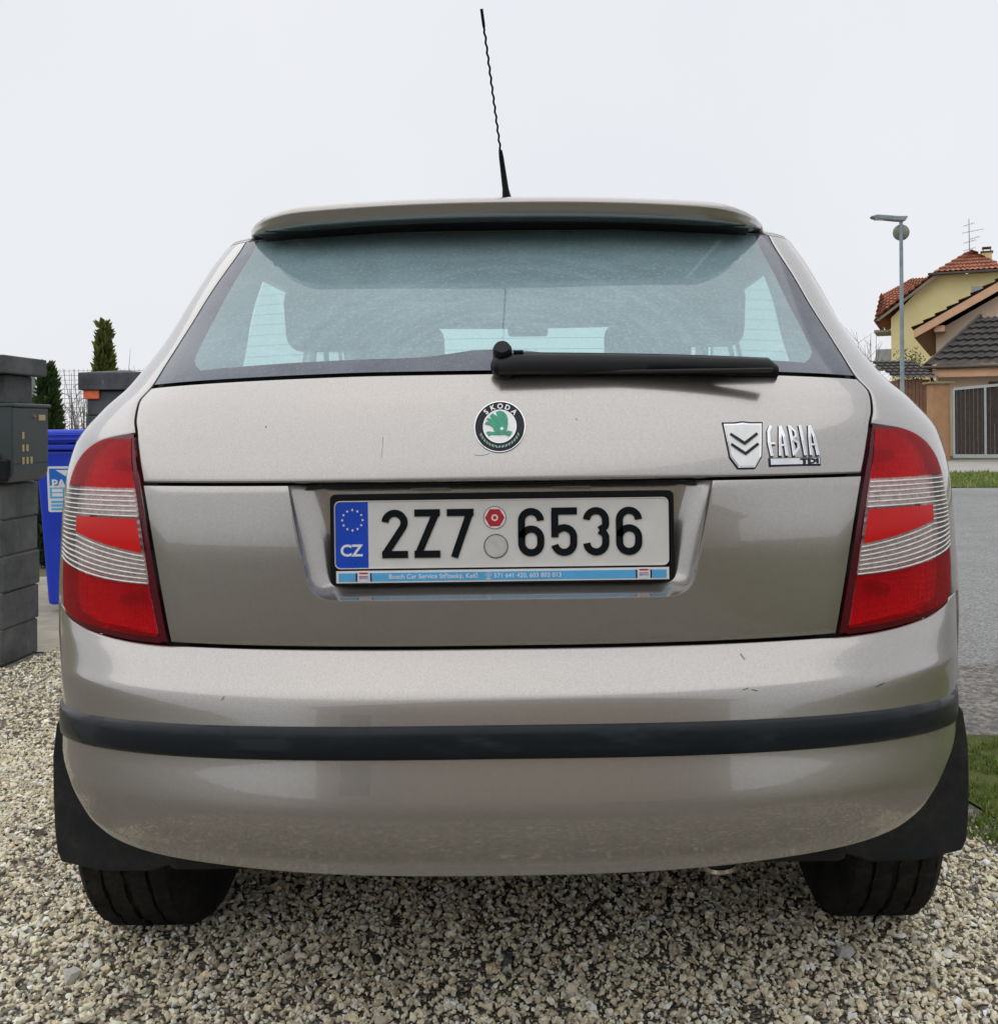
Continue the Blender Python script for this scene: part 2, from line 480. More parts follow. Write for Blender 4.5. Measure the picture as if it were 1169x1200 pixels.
ZB = Curve(*zip(*[(.0, .667), (.55, .666), (.60, .665), (.70, .666), (.79, .669), (.895, .674), (.995, .680), (1.10, .692), (1.15, .708), (1.2, .714), (1.3, .716)]))
WB = Curve(*zip(*[(.0, 1.090), (.2, 1.0895), (.4, 1.087), (.6, 1.084), (.8, 1.081), (.98, 1.078)]))
CREASE = 0.9155
def tx(x, z):
    W = body.c(z)[0]; p = body.c(z)[3]
    return math.asin(min(1, (abs(x) / W)) ** (p / 2))
def ysurf(x, z):
    W, Y0, B, p = body.c(z)[:4]
    return Y0 + B * (1 - math.sqrt(max(0, 1 - (abs(x) / W) ** p)))
G = 0.0045            # half panel gap expressed in the corner parameter

car = empty('car', (0, 3.4, 0))
tag(car, 'beige metallic hatchback parked on the gravel seen from behind', 'car')

# ---- side panels, roof, bonnet (one painted shell with window openings)
def side_rows():
    return lin(.705, .90, 9) + lin(.915, .945, 4) + lin(.953, .999, 14) + lin(1.006, 1.075, 12) + lin(1.085, 1.365, 20)[0:] + [1.375, 1.385, 1.395, 1.405]
ROWS = side_rows()
WIN_LO, WIN_HI = 1.085, 1.365
def side_patch(off=0.0, zmin=0.0):
    def inner(z):
        return (TO(z) if z < .998 else TE(z)) + G
    rows = [z for z in ROWS if z >= zmin]
    A = []; B_ = []
    for z in rows:
        t0 = inner(z)
        A.append([body.pt(t, z, off) for t in [t0 + (PI / 2 - t0) * (k / 16) for k in range(17)]])
        W, Y0, Bc, p, Yf, Bf = body.c(z); Yr = Y0 + Bc + off
        ys = lin(Yr, 2.45, 5) + lin(2.45, 3.08, 6)[1:] + [3.16] + lin(3.16, Yf - Bf - .06, 7)[1:] + [Yf - Bf]
        B_.append([(W - off, y, z) for y in ys])
    C_ = [[body.pt(PI / 2 + 1 + (PI / 2) * k / 14, z, off) for k in range(15)] for z in rows]
    holes = []
    def cut(gr, lo, hi, c0, c1):
        vs, fs = gr; nc = None
        return vs, fs
    gA, gB, gC = grid(A), grid(B_), grid(C_)
    def drop(g, nc, rng_):
        vs, fs = g; keep = []
        for k, f in enumerate(fs):
            r, c = divmod(k, nc - 1)
            zc = (rows[r] + rows[r + 1]) / 2
            if WIN_LO < zc < WIN_HI and any(a <= c < b for a, b in rng_): continue
            keep.append(f)
        return vs, keep
    gB = drop(gB, len(B_[0]), [(4, 9), (10, 16)])
    gC = drop(gC, 15, [(2, 14)])
    return merge(gA, gB, gC), rows, B_, C_
def lower_side(off=0.0):
    AX = (2.15, .30, .335); AX2 = (4.61, .30, .335)
    ys = lin(1.80, 2.15, 18) + lin(2.15, 2.50, 20)[1:] + lin(2.50, 4.26, 8)[1:] + lin(4.26, 4.96, 26)[1:]
    cols = []
    for y in ys:
        lo = .27
        for cy, cz, r in (AX, AX2):
            if abs(y - cy) < r: lo = max(lo, cz + math.sqrt(r * r - (y - cy) ** 2))
        col = []
        for z in lin(lo, .705, 9):
            W, Y0, Bc, p, Yf, Bf = body.c(z)
            if y < Y0 + Bc: x = W * math.sin(math.acos(1 - (y - Y0) / Bc)) ** (2 / p)
            elif y < Yf - Bf: x = W
            else: x = W * (1 - ((y - Yf + Bf) / Bf) ** 2) ** (1 / p) if y < Yf else 0
            col.append((x - off, y, z))
        cols.append(col)
    P = [[cols[c][r] for c in range(len(cols))] for r in range(9)]
    fr = []
    for z in lin(.27, .705, 9):
        W, Y0, Bc, p, Yf, Bf = body.c(z)
        b0 = math.acos(min(1, max(-1, (4.96 - Yf + Bf) / Bf)))
        fr.append([(W * math.sin(b) ** (2 / p), Yf - Bf + Bf * math.cos(b), z) for b in [b0 * (1 - k / 12) for k in range(13)]])
    return merge(grid(P), grid(fr))
sp, rows_, gB_, gC_ = side_patch()
ls = lower_side()
roof_rows = [1.400, 1.405, 1.412, 1.419, 1.426, 1.432, 1.438, 1.443, 1.447, 1.450, 1.4515, 1.452]
ts = [-(PI + 1) + 2 * (PI + 1) * k / 240 for k in range(241)]
roof = grid([[body.pt(t, z, -.0008) for t in ts] for z in roof_rows])
capf = ([body.pt(t, 1.452) for t in ts[:-1]], [list(range(240))])
V, Fc = merge(sp, mirror(sp), ls, mirror(ls))
shell = mesh('body_shell', V, Fc, M['paint'], car, True)
weld(shell)
thicken(shell, 0.004, 0.0018)
roof_o = mesh('roof', *merge(roof, capf), M['paint'], car, True); weld(roof_o, .0002)

# inner lining seen through the glass
sp2, _, _, _ = side_patch(0.022, 1.0)
roof2 = grid([[body.pt(t, z - .02) if z > 1.41 else body.pt(t, z, .02) for t in ts] for z in roof_rows])
capf2 = ([body.pt(t, 1.432 + .0) for t in ts[:-1]], [list(range(240))])
V, Fc = merge(sp2, mirror(sp2), roof2, ([(x, y, 1.432) for x, y, z in [body.pt(t, 1.434) for t in ts[:-1]]], [list(range(240))]))
lining = mesh('cabin_lining', V, Fc, M['headliner'], car, True); weld(lining)

# side windows and windscreen
for sgn, nm in ((1, 'right'), (-1, 'left')):
    for c0, c1 in ((4, 9), (10, 16)):
        P = [[(sgn * (p[0] - .008), p[1], p[2]) for p in row[c0:c1 + 1]] for row, z in zip(gB_, rows_) if WIN_LO - .006 <= z <= WIN_HI + .006]
        g = grid(P)
        if sgn < 0: g = (g[0], [f[::-1] for f in g[1]])
        mesh('side_window', *g, M['side_glass'], car, True)
P = [[(p[0], p[1] - .008, p[2]) for p in row[2:]] + [(-p[0], p[1] - .008, p[2]) for p in row[2:-1][::-1]] for row, z in zip(gC_, rows_) if WIN_LO - .006 <= z <= WIN_HI + .006]
mesh('windscreen', *grid(P), M['side_glass'], car, True)

# ---- dark inner structure behind the panel gaps
P = [[body.pt(t, z, .075) for t in lin(-PI / 2, PI / 2, 50)] for z in lin(.40, 1.07, 20)]
mesh('inner_panel', *grid(P), M['seal'], car, True)

# ---- tailgate upper half
Q = []
for f in lin(0, 1, 26):
    row = []
    for s in lin(-1, 1, 61):
        z = CREASE + .0035
        te = TE(z) - G; t = s * te
        for _ in range(3):
            z = CREASE + .0035 + f * (WB(abs(t)) - .0025 - CREASE - .0035); te = TE(z) - G; t = s * te
        row.append(body.pt(t, z))
    Q.append(row)
gate = mesh('tailgate', *grid(Q), M['paint'], car, True)
thicken(gate, 0.012, 0.003, 3)
# ---- tailgate lower half with number plate recess
ZT = CREASE - .002
def c0(s):
    # outer boundary: down the left edge, along the bottom, up the right edge
    if s < .3: z = ZT + (.6695 - ZT) * (s / .3); p = body.pt(-(TE(z) - G), z)
    elif s <= .7:
        te = TE(.67) - G; x0 = body.pt(te, .67)[0]; x = -x0 + 2 * x0 * (s - .3) / .4; p = (x, 0, .6695)
    else:
        z = .6695 + (ZT - .6695) * ((s - .7) / .3); p = body.pt(TE(z) - G, z)
    return p[0], p[2]
def c1(s, grow=0.0, gb=0.0):
    # recess outline, rounded lower corners
    wt, wb, zb, rr = .327 + grow, .289 + grow, .7395 - gb, .034
    def raw(u):
        if u < .3: f = u / .3; return (-(wt + (wb - wt) * f), ZT + (zb - ZT) * f)
        if u <= .7: f = (u - .3) / .4; return (-wb + 2 * wb * f, zb)
        f = (u - .7) / .3; return (wb + (wt - wb) * f, zb + (ZT - zb) * f)
    for cu, sg in ((.3, 1), (.7, -1)):
        a, b = cu - .055, cu + .028
        if sg < 0: a, b = cu - .028, cu + .055
        if a < s < b:
            f = (s - a) / (b - a); A, C, B2 = raw(a), raw(cu), raw(b)
            return tuple((1 - f) ** 2 * A[i] + 2 * f * (1 - f) * C[i] + f * f * B2[i] for i in range(2))
    return raw(s)
ss = sorted(set([round(v, 4) for v in lin(0, .22, 12) + lin(.22, .36, 22) + lin(.36, .64, 24) + lin(.64, .78, 22) + lin(.78, 1, 12)]))
Q = []
for k in range(15):
    f = k / 14; f = 1 - (1 - f) ** 1.6
    row = []
    for s in ss:
        a, b = c0(s), c1(s); x = a[0] + (b[0] - a[0]) * f; z = a[1] + (b[1] - a[1]) * f
        row.append((x, ysurf(x, z), z))
    Q.append(row)
FLOOR = 1.6005
for gs, gb, d in ((-.0012, -.001, .10), (-.004, -.003, .22), (-.012, -.006, .45), (-.022, -.0095, .68), (-.030, -.0125, .85), (-.036, -.0155, .95), (-.041, -.019, .99), (-.047, -.024, 1.0)):
    row = []
    for s in ss:
        x, z = c1(s, gs, gb); x1, z1 = c1(s)
        y0 = ysurf(x1, z1); row.append((x, y0 + (FLOOR - y0) * d, z))
    Q.append(row)
last = Q[-1]
for f in (.5, 1.0):
    Q.append([(p[0], FLOOR + .0004 * f, p[2] + (ZT - p[2]) * f) for p in last])
lowg = mesh('tailgate_lower_panel', *grid(Q), M['paint'], gate, True)
thicken(lowg, .008, .0015)
# dark strip standing in for the shade under the upper half, over the plate
MB().box((-.30, 1.586, .9075), (.30, 1.606, .9125), .002).build('recess_shade_strip', M['seal'], gate)
for x in (-.11, .11):
    MB().box((x - .03, 1.588, .9045), (x + .03, 1.602, .9080), .0015).build('plate_light', M['clear_lens'], gate)

# ---- rear window: clear field, black border with dust and painted sky sheen, heater lines
def glass_pt(u, f, off=0.0):
    """u -1..1 across, f 0..1 up"""
    t = u * .9
    for _ in range(3):
        z = WB(min(abs(t), .98)) + .003 + f * (1.4 - WB(min(abs(t), .98)) - .003); t = u * (TE(z) - 2.0 * G)
    return body.pt(t, z, off)
def clear_edge(f):      # half width of the clear field as fraction of the pane
    return .825 + .065 * f
def clear_lo(u): return .06 + .018 * (1 - u * u) + .045 * math.exp(-((u + .01) / .09) ** 2)
gwin = mesh('rear_window', *grid([[glass_pt(clear_edge(f) * u * (1 - .07 * max(0, 1 - f / .10) ** 2), clear_lo(u) + f * (.985 - clear_lo(u))) for u in lin(-1, 1, 49)] for f in lin(0, 1, 30)]), M['rear_glass'], car, True)
def border_grid():
    parts = []
    for sg in (-1, 1):
        P = []
        for f in lin(0, 1, 30):
            uc = clear_edge(f) * (1 - .07 * max(0, 1 - f / .10) ** 2); ff = clear_lo(1) + f * (.985 - clear_lo(1))
            P.append([glass_pt(sg * (uc + (1 - uc) * k / 6), clear_lo(1) + f * (.985 - clear_lo(1)) , 0) for k in range(7)])
        g = grid(P)
        parts.append(g if sg > 0 else (g[0], [q[::-1] for q in g[1]]))
    P = []
    for k in range(6):
        P.append([glass_pt(u * (clear_edge(0) * .93 if abs(u) <= 1 else 0), k / 5 * clear_lo(u)) for u in lin(-1, 1, 49)])
    parts.append(grid(P))
    for sg in (-1, 1):
        P = [[glass_pt(sg * (clear_edge(0) * .93 + (1 - clear_edge(0) * .93) * c / 6), k / 5 * clear_lo(1)) for c in range(7)] for k in range(6)]
        g = grid(P); parts.append(g if sg > 0 else (g[0], [q[::-1] for q in g[1]]))
    P = [[glass_pt(u, .985 + .015 * k) for u in lin(-1, 1, 49)] for k in range(2)]
    parts.append(grid(P))
    return merge(*parts)
fr = mesh('window_border', *border_grid(), M['frit'], gwin, True); weld(fr, .0003)
for k in range(13):
    f = .12 + k * .068
    P = [[glass_pt(u * clear_edge(f) * .97, f + dz, .0016) for u in lin(-1, 1, 33)] for dz in (0, .0030)]
    mesh('heater_line', *grid(P), M['wire'], gwin)
P = [[body.pt(u * .97, WB(abs(u) * .97) + d, .012) for u in lin(-1, 1, 41)] for d in (-.022, .010)]
mesh('window_bottom_seal', *grid(P), M['seal'], gwin, True)
# seal between glass and upper lip
P = [[body.pt(u * (TE(1.4) - G) * .97, 1.393 + .010 * k, -.0008) for u in lin(-1, 1, 41)] for k in range(2)]
mesh('window_top_seal', *grid(P), M['seal'], gwin, True)

# ---- roof spoiler
def spoiler():
    P = []
    for s in lin(-1, 1, 61):
        a = abs(s); x = .508 * s - .008
        e = a ** 2.2; end = 0.0
        yb = 1.935 + .055 * e + .105 * end          # trailing edge
        zt = 1.4375 - .012 * e - .016 * end         # top of trailing edge
        h = .026 * (1 - .93 * end)
        yr = 2.20 - .03 * e
        zr = 1.4535 - .026 * e - .012 * end
        prof = [(yr, zr), (yr - .06, zr + .0005), (yb + .10, (zr + zt) / 2 + .003), (yb + .04, zt + .0045), (yb + .014, zt + .0005), (yb + .006, zt - .003), (yb + .0015, zt - .008 * (1 - .93 * end)), (yb, zt - .0135 * (1 - .93 * end)), (yb + .001, zt - .0155), (yb + .0042, zt - .026), (yb + .0078, zt - .0350), (yb + .0105, zt - .0370), (yb + .025, zt - .0377), (yb + .12, zt - .041)]
        q = max(0, (a - .75) / .25) ** 2.6; Ex = body.pt((1 if s > 0 else -1) * (TE(1.405) - G), 1.4055)
        P.append([tuple(u_ + (v_ - u_) * q for u_, v_ in zip((x, y, z), Ex)) for y, z in prof]); continue
        P.append([(x, y, z) for y, z in prof])
    return [list(r) for r in zip(*P)][::-1]
spo = mesh('roof_spoiler', *grid(spoiler()), M['paint'], car, True)
spo.data.set_sharp_from_angle(angle=R(60))
P = [[(x * .486 - .008, 1.99 + .045 * abs(x) ** 2.2 + .045 * k, 1.3985 - .010 * abs(x) ** 2.2 - .006 * k) for x in lin(-1, 1, 31)] for k in range(2)]
mesh('spoiler_under_seal', *grid(P), M['seal'], spo, True)

# ---- tail lights
def lamp_pt(s, ze, off=0.0):
    t = TE(ze) + G + s * (TO(ze) - TE(ze) - 2 * G)
    z = ze + (ZB(t) + .003 - .665) * (1 - (ze - .665) / .332) ** 3
    return body.pt(t, z, off)
def pt_l(lo, hi, s0, s1, off, nr, nc, rib=0.0, ribn=0):
    P = []
    for r in range(nr + 1):
        f = r / nr; row = []
        for c in range(nc + 1):
            s = s0 + (s1 - s0) * c / nc
            l = lo(s) if callable(lo) else lo; h = hi(s) if callable(hi) else hi
            ze = l + (h - l) * f
            o = off
            if rib: o = off - rib * abs(((ze - .75) * ribn) % 1 - .5) * 2
            row.append(lamp_pt(s, ze, o))
        P.append(row)
    return grid(P)
ZL = lambda s: .757 + .004 * s + .026 * max(0, s - .25) ** 1.6
ZM = lambda s: .806 + .028 * (s / .7) ** 1.2
def lamp(sgn):
    E = lambda g: g if sgn > 0 else mirror(g)
    def bowl(s_, ze):
        d = .016
        for c, zc, r1, r2 in ((.42, .945, .42, .05), (.36, .722, .42, .055)):
            d += .030 * max(0, 1 - ((s_ - c) / r1) ** 2 - ((ze - zc) / r2) ** 2)
        return d
    P = [[lamp_pt(.05 + .93 * c / 36, .673 + .318 * r / 70, bowl(c / 36, .673 + .318 * r / 70)) for c in range(37)] for r in range(71)]
    hs = mesh('tail_light', *E(grid(P)), M['bowl'], car, True)     # reflector tray with two bowls
    S0 = .045
    edge = merge(pt_l(.666, .9965, 0, S0, -.002, 60, 4), pt_l(.671, .993, .975, 1, -.002, 60, 2), pt_l(.6635, .674, S0, .975, -.002, 3, 24), pt_l(.989, .9965, S0, .975, -.002, 2, 24))
    mesh('lamp_edge', *E(edge), M['maroon'], hs, True)
    P = [[body.pt(TE(z) + d, z, .010) for d in (-.035, 0, .035)] for z in lin(.655, 1.40, 60)]
    mesh('gap_seal', *E(grid(P)), M['seal'], hs, True)
    mesh('upper_red_lens', *E(pt_l(.9105, .989, S0, .975, -.003, 24, 26)), M['red_lens'], hs, True)
    mesh('lower_red_lens', *E(pt_l(.674, lambda s: ZL(s) - .0012, S0, .975, -.003, 24, 26)), M['red_lens'], hs, True)
    cl = merge(pt_l(.8625, .9095, S0, .975, -.0030, 8, 22), pt_l(lambda s: ZM(.69), .8625, .69, .975, -.0030, 6, 8), pt_l(ZL, lambda s: ZM(min(s, .69)), S0, .975, -.0030, 10, 22))
    lv = merge(pt_l(.8625, .9095, S0, .975, .011, 8, 22), pt_l(lambda s: ZM(.69), .8625, .69, .975, .011, 6, 8), pt_l(ZL, lambda s: ZM(min(s, .69)), S0, .975, .011, 10, 22))
    mesh('lamp_louvre', *E(lv), M['louvre'], hs, True)
    def ribs(lo, hi, s0, s1, n):
        for k in range(n):
            f0 = (k + .22) / n; f1 = f0 + .28 / n
            P0 = lambda s, f: (lo(s) + (hi(s) - lo(s)) * f)
            g = merge(pt_l(lambda s: P0(s, f0), lambda s: P0(s, (f0 + f1) / 2), s0, s1, -.0036, 1, 20), pt_l(lambda s: P0(s, (f0 + f1) / 2), lambda s: P0(s, f1), s0, s1, -.0036, 1, 20))
            g[0][:] = g[0]
            o_ = mesh('lens_rib', *E(g), M['rib'], hs, True); weld(o_, 1e-5)
            m_ = o_.modifiers.new('t', 'SOLIDIFY'); m_.thickness = .0022; m_.offset = 1
    ribs(lambda s: .8625, lambda s: .9095, S0, .975, 6)
    ribs(lambda s: ZM(.69), lambda s: .8625, .70, .975, 4)
    ribs(ZL, lambda s: ZM(min(s, .69)), S0, .975, 7)
    o = mesh('clear_lens', *E(cl), M['clear_lens'], hs, True); o.data.set_sharp_from_angle(angle=R(30))
    mesh('centre_red_lens', *E(pt_l(lambda s: ZM(s) + .001, .8615, S0, .685, -.0065, 10, 18)), M['red_solid'], hs, True)
    # bulbs standing in the tray
    for s, ze in ((.42, .945), (.36, .722)):
        p = lamp_pt(s, ze, .050); q = lamp_pt(s, ze, .016)
        mb = MB().cyl(p, q, .013, .010, 6)
        o = mb.build('bulb', M['bulb'], hs)
        if sgn < 0: o.scale.x = -1
    # reflector bars behind the clear band
    return hs
lamp(-1); lamp(1)

# ---- bumper
ZBOT = Curve(*zip(*[(0, .355), (.2, .356), (.42, .359), (.61, .361), (.765, .367), (.872, .381), (.97, .408), (1.08, .450), (1.15, .470), (1.27, .505), (1.36, .53)]))
ZTOPB = Curve(*zip(*[(0, .6655), (.55, .6645), (.60, .6635), (.70, .6645), (.79, .667), (.895, .672), (.995, .678), (1.10, .690), (1.15, .70), (1.25, .703), (1.36, .703)]))
def bump_pt(t, zv, off=0.0):
    """zv: profile height; real height follows the lamp line near the top"""
    a = abs(t); k = max(0, (zv - .60) / .066)
    dz = (ZTOPB(a) - .666) * k ** 1.5
    sag = min(.030, .020 * (a / .9) ** 1.6)
    dz -= sag * min(1, max(0, (zv - .40) / .11)) * min(1, max(0, (.666 - zv) / .085))
    soft = min(1, max(0, (a - .9) / .4))
    x, y, _ = bumper_s.pt(t, zv, off)
    return (x, y, zv + dz)
TB = lin(-1.33, 1.33, 121)
LIP = [.0, .35, .6]
Q = []
zr = [None] * 0
low_f = lin(0, 1, 26)
for f in low_f:
    row = []
    for t in TB:
        a = abs(t); lo = min(ZBOT(a), .564); top = .568
        row.append(bump_pt(t, lo + (top - lo) * f ** .9))
    Q.append(row)
for zv in lin(.572, .602, 5) + [.608, .612, .615, .618, .621, .625, .630, .638, .647, .656, .662, .6655]:
    Q.append([bump_pt(t, zv) for t in TB])
bump_o = mesh('rear_bumper', *grid(Q), M['paint'], car, True)
thicken(bump_o, .004, .0018)
# protective strip
prof = [(z - .0125, d) for z, d in [(.5345, .001), (.5352, -.004), (.5385, -.0070), (.548, -.0082), (.558, -.0086), (.568, -.0084), (.5775, -.0072), (.5808, -.004), (.5815, .001)]]
Q = [[bump_pt(t, zv, d * (1 - .65 * min(1, abs(t) / 1.33) ** 3)) for t in lin(-1.33, 1.33, 121)] for zv, d in prof]
mesh('bumper_strip', *grid(Q), M['trim'], bump_o, True)

# ---- mud flaps, underbody, exhaust
def flap(sgn):
    # outline in x,z ; curved plate hanging behind the wheel
    out_ = [(.772, .520), (.795, .49), (.807, .43), (.809, .36), (.807, .30), (.801, .262), (.790, .246), (.70, .243), (.62, .243), (.575, .258), (.56, .30), (.60, .40), (.66, .48), (.72, .520)]
    def yy(x, z): return 1.755 + .06 * max(0, (x - .62) / .2) ** 3 + .02 * (.5 - z)
    n = len(out_)
    vs = [(sgn * x, yy(x, z), z) for x, z in out_] + [(sgn * x, yy(x, z) + .010, z) for x, z in out_]
    fs = [list(range(n)), list(range(2 * n - 1, n - 1, -1))] + [[i, n + i, n + (i + 1) % n, (i + 1) % n] for i in range(n)]
    o = mesh('mud_flap', vs, fs, M['flap'], car, True)
    bm_ = bmesh.new(); bm_.from_mesh(o.data); bmesh.ops.recalc_face_normals(bm_, faces=bm_.faces); bm_.to_mesh(o.data); bm_.free()
    o.data.set_sharp_from_angle(angle=R(30))
    bv = o.modifiers.new('edge', 'BEVEL'); bv.width = .004; bv.segments = 2; bv.limit_method = 'ANGLE'; bv.angle_limit = R(50)
for s in (-1, 1): flap(s)
mb = MB().box((-.55, 1.64, .29), (.55, 5.0, .36), .02).box((-.79, 2.52, .15), (.79, 4.24, .34), .02).box((-.6, 4.2, .17), (.6, 5.2, .3), .02)
mb.cyl((-.62, 2.18, .27), (.62, 2.18, .27), .045).cyl((-.30, 1.98, .30), (.25, 1.98, .30), .10, seg=24)
for s in (-1, 1): mb.box((s * .60 - .03, 2.0, .25), (s * .60 + .03, 2.6, .32), .01)
mb.build('underbody', M['dark'], car)
for s in (-1, 1):                                # wheel arch liners
    for cy in (2.15, 4.61):
        P = [[(s * x, cy - .345 * math.cos(a), .30 + .345 * math.sin(a)) for x in lin(.5, .80, 4)] for a in lin(-.1, PI + .1, 24)]
        g = grid(P); mesh('wheel_arch_liner', *g, M['dark'], car, True)
# exhaust pipe with chromed tip and silencer
ex = MB(); Mx = Matrix.Translation((.343, 1.640, .292)) @ Matrix.Rotation(R(-48), 4, 'X')      # turned-down tail pipe
ex.lathe([(.024, .004), (.027, -.001), (.0305, -.001), (.0315, .004), (.0315, .06), (.029, .075)], 28, Mx)
exo = ex.build('exhaust_tip', M['exhaust'], car, True)
MB().cyl(Mx @ Vector((0, 0, .006)), Mx @ Vector((0, 0, .07)), .0245, seg=24).build('exhaust_bore', M['dark'], exo)
mb = MB().cyl(Mx @ Vector((0, 0, .07)), (.32, 1.86, .345), .024).cyl((.10, 1.90, .33), (.48, 1.90, .33), .085, seg=24)
mb.build('silencer', M['dark'], car, True)

# ---- wheels
def tyre_parts():
    Rr, hw = .291, .0925
    n = 96
    prof = [(.185, -hw + .012), (.20, -hw + .004), (.235, -hw - .004), (.262, -hw - .003), (.280, -hw + .006), (.2885, -hw + .018)]
    tread = []
    for a, b in ((-.0745, -.045), (-.038, -.006), (.006, .038), (.045, .0745)):
        tread += [(Rr - .008, a - .0005), (Rr, a), (Rr, b), (Rr - .008, b + .0005)]
    prof = prof + tread + [(r, -h) for r, h in prof[::-1]]
    mb = MB(); mb.lathe(prof, n, Matrix.Rotation(R(90), 4, 'Y'))
    # slanted sipes: raise alternate tread blocks
    for v in mb.bm.verts:
        r = math.hypot(v.co.y, v.co.z)
        if r > .2895:
            a = math.atan2(v.co.z, v.co.y); k = int(round((a + PI) / (2 * PI) * n + v.co.x * 60)) % 4
            if k == 0:
                f = (r - .006) / r; v.co.y *= f; v.co.z *= f
    rim = MB()
    rim.lathe([(.06, .03), (.10, .028), (.15, .018), (.172, .022), (.187, .045), (.190, .0805), (.182, .0805), (.178, -.075), (.19, -.08)], 40, Matrix.Rotation(R(90), 4, 'Y'))
    rim.cyl((.02, 0, 0), (.036, 0, 0), .062, seg=24)
    for k in range(5):
        a = 2 * PI * k / 5
        rim.cyl((.03, .1 * math.cos(a), .1 * math.sin(a)), (.034, .1 * math.cos(a), .1 * math.sin(a)), .012, seg=8)
    drum = MB().cyl((-.08, 0, 0), (.02, 0, 0), .11, seg=24)
    return mb, rim, drum
wh = empty('wheel', (0, 0, 0)); wh.parent = car; wh.matrix_parent_inverse = Matrix.Translation(-car.location)
ty, ri, dr = tyre_parts()
ty.build('tyre', M['tyre'], wh, True); ri.build('rim', M['alu'], wh, True); dr.build('brake_drum', M['dark'], wh, True)
first = True
for sx in (-1, 1):
    for cy in (2.15, 4.61):
        o = wh if first else copy_tree(wh, car)
        if not first: o.matrix_parent_inverse = Matrix.Translation(-car.location)
        first = False
        o.location = (sx * .708 - .006, cy, .287)
        o.rotation_euler = (R(17 * cy), 0, 0 if sx > 0 else PI)

# ---- antenna
base = Vector((-.003, 2.05, 1.4485)); tip = Vector((-.037, 1.85, 1.756))
d = (tip - base)
mb = MB(); M4 = Matrix.Translation(base) @ d.to_track_quat('Z', 'Y').to_matrix().to_4x4()
mb.lathe([(.0, -.004), (.0125, -.004), (.0125, .004), (.0085, .016), (.0066, .03), (.0048, .095), (.0036, .108), (.0, .109)], 14, M4)
an = mb.build('antenna', M['black'], car, True)
mb = MB(); L_ = d.length; pv = None
n = 150
ring = []
for k in range(n + 1):
    h = .10 + (L_ - .10) * k / n
    ph = k * .62; r = .0021
    cx, cy = (.0009 * math.cos(ph), .0009 * math.sin(ph)) if h < L_ - .035 else (0, 0)
    if h > L_ - .032: r = .0029
    ring.append([M4 @ Vector((cx + r * math.cos(a), cy + r * math.sin(a), h)) for a in [2 * PI * q / 7 for q in range(7)]])
vs = [p for r_ in ring for p in r_]
fs = [[k * 7 + q, k * 7 + (q + 1) % 7, (k + 1) * 7 + (q + 1) % 7, (k + 1) * 7 + q] for k in range(n) for q in range(7)] + [list(range(n * 7, n * 7 + 7))]
mesh('antenna_mast', vs, fs, M['black'], an, True)

# ---- wiper
def wiper():
    P = []
    xs = lin(-.004, .456, 60)
    for x in xs:
        f = (x + .004) / .460
        z0 = 1.0915 - .006 * f ** 2 + .002
        hgt = .028 - .006 * f
        if f > .97: hgt *= 1 - (f - .97) / .03 * .55
        yb = ysurf(x, 1.095) - .006
        dep = .034 - .010 * f
        if f < .06: hgt *= .72 + .28 * (f / .06)
        prof = [(yb, z0 - .008), (yb - dep * .75, z0 - .010), (yb - dep, z0 - .004), (yb - dep, z0 + hgt * .35), (yb - dep * .86, z0 + hgt * .72), (yb - dep * .5, z0 + hgt * .96), (yb - dep * .2, z0 + hgt), (yb + .012, z0 + hgt * .96)]
        P.append([(x, y, z) for y, z in prof])
    g = grid([list(r) for r in zip(*P)])
    caps = ([p for p in P[0]] + [p for p in P[-1]], [list(range(8)), list(range(15, 7, -1))])
    return merge(g, caps)
wp = mesh('wiper_arm', *wiper(), M['black'], car, True); wp.data.set_sharp_from_angle(angle=R(50))
yw = ysurf(0, 1.10)
mb = MB()
mb.cyl((.002, yw + .02, 1.090), (.002, yw - .030, 1.125), .0165, .0155, 24).cyl((.002, yw - .030, 1.125), (.002, yw - .036, 1.1292), .0155, .012, 24)
mb.sphere((.004, yw - .022, 1.098), .022, (1.0, .8, 1.0))
mb.box((.02, yw - .034, 1.118), (.036, yw - .022, 1.1235), .0015)
mb.build('wiper_pivot', M['black'], wp, True)
MB().box((.06, ysurf(.25, 1.085) - .030, 1.0835), (.436, ysurf(.25, 1.085) - .008, 1.0895), .002).build('wiper_blade', M['seal'], wp)

# ---- interior
MB().box((-.62, 1.80, .98), (.62, 2.42, 1.02), .01).build('parcel_shelf', M['fabric'], car)
def seat(x0, x1, y, z0, z1, lean, name, heads):
    mb = MB()
    Mx = Matrix.Translation((0, y, z0)) @ Matrix.Rotation(R(lean), 4, 'X')
    mb.box((x0, -.07, 0), (x1, .07, z1 - z0), .05, 4, M=Mx)
    s = mb.build(name, M['fabric'], car, True)
    for hx, hw in heads:
        h = MB(); Mh = Matrix.Translation((hx, y - math.sin(R(lean)) * (z1 - z0), z1)) @ Matrix.Rotation(R(lean), 4, 'X')
        h.box((-hw, -.05, .035), (hw, .05, .19), .04, 4, M=Mh)
        for q in (-.05, .05): h.cyl(Mh @ Vector((q, 0, -.03)), Mh @ Vector((q, 0, .06)), .006, seg=8)
        h.build('headrest', M['fabric'], s, True)
seat(-.62, .62, 2.50, .55, 1.145, 14, 'rear_seat_back', ((-.385, .135), (.385, .135)))
seat(-.62, -.16, 3.28, .50, 1.12, 16, 'front_seat_back', ((-.37, .13),))
seat(.16, .62, 3.28, .50, 1.12, 16, 'front_seat_back', ((.37, .13),))
MB().box((-.66, 3.95, .80), (.66, 4.30, 1.03), .05, 3).build('dashboard', M['fabric'], car, True)
sw = MB()
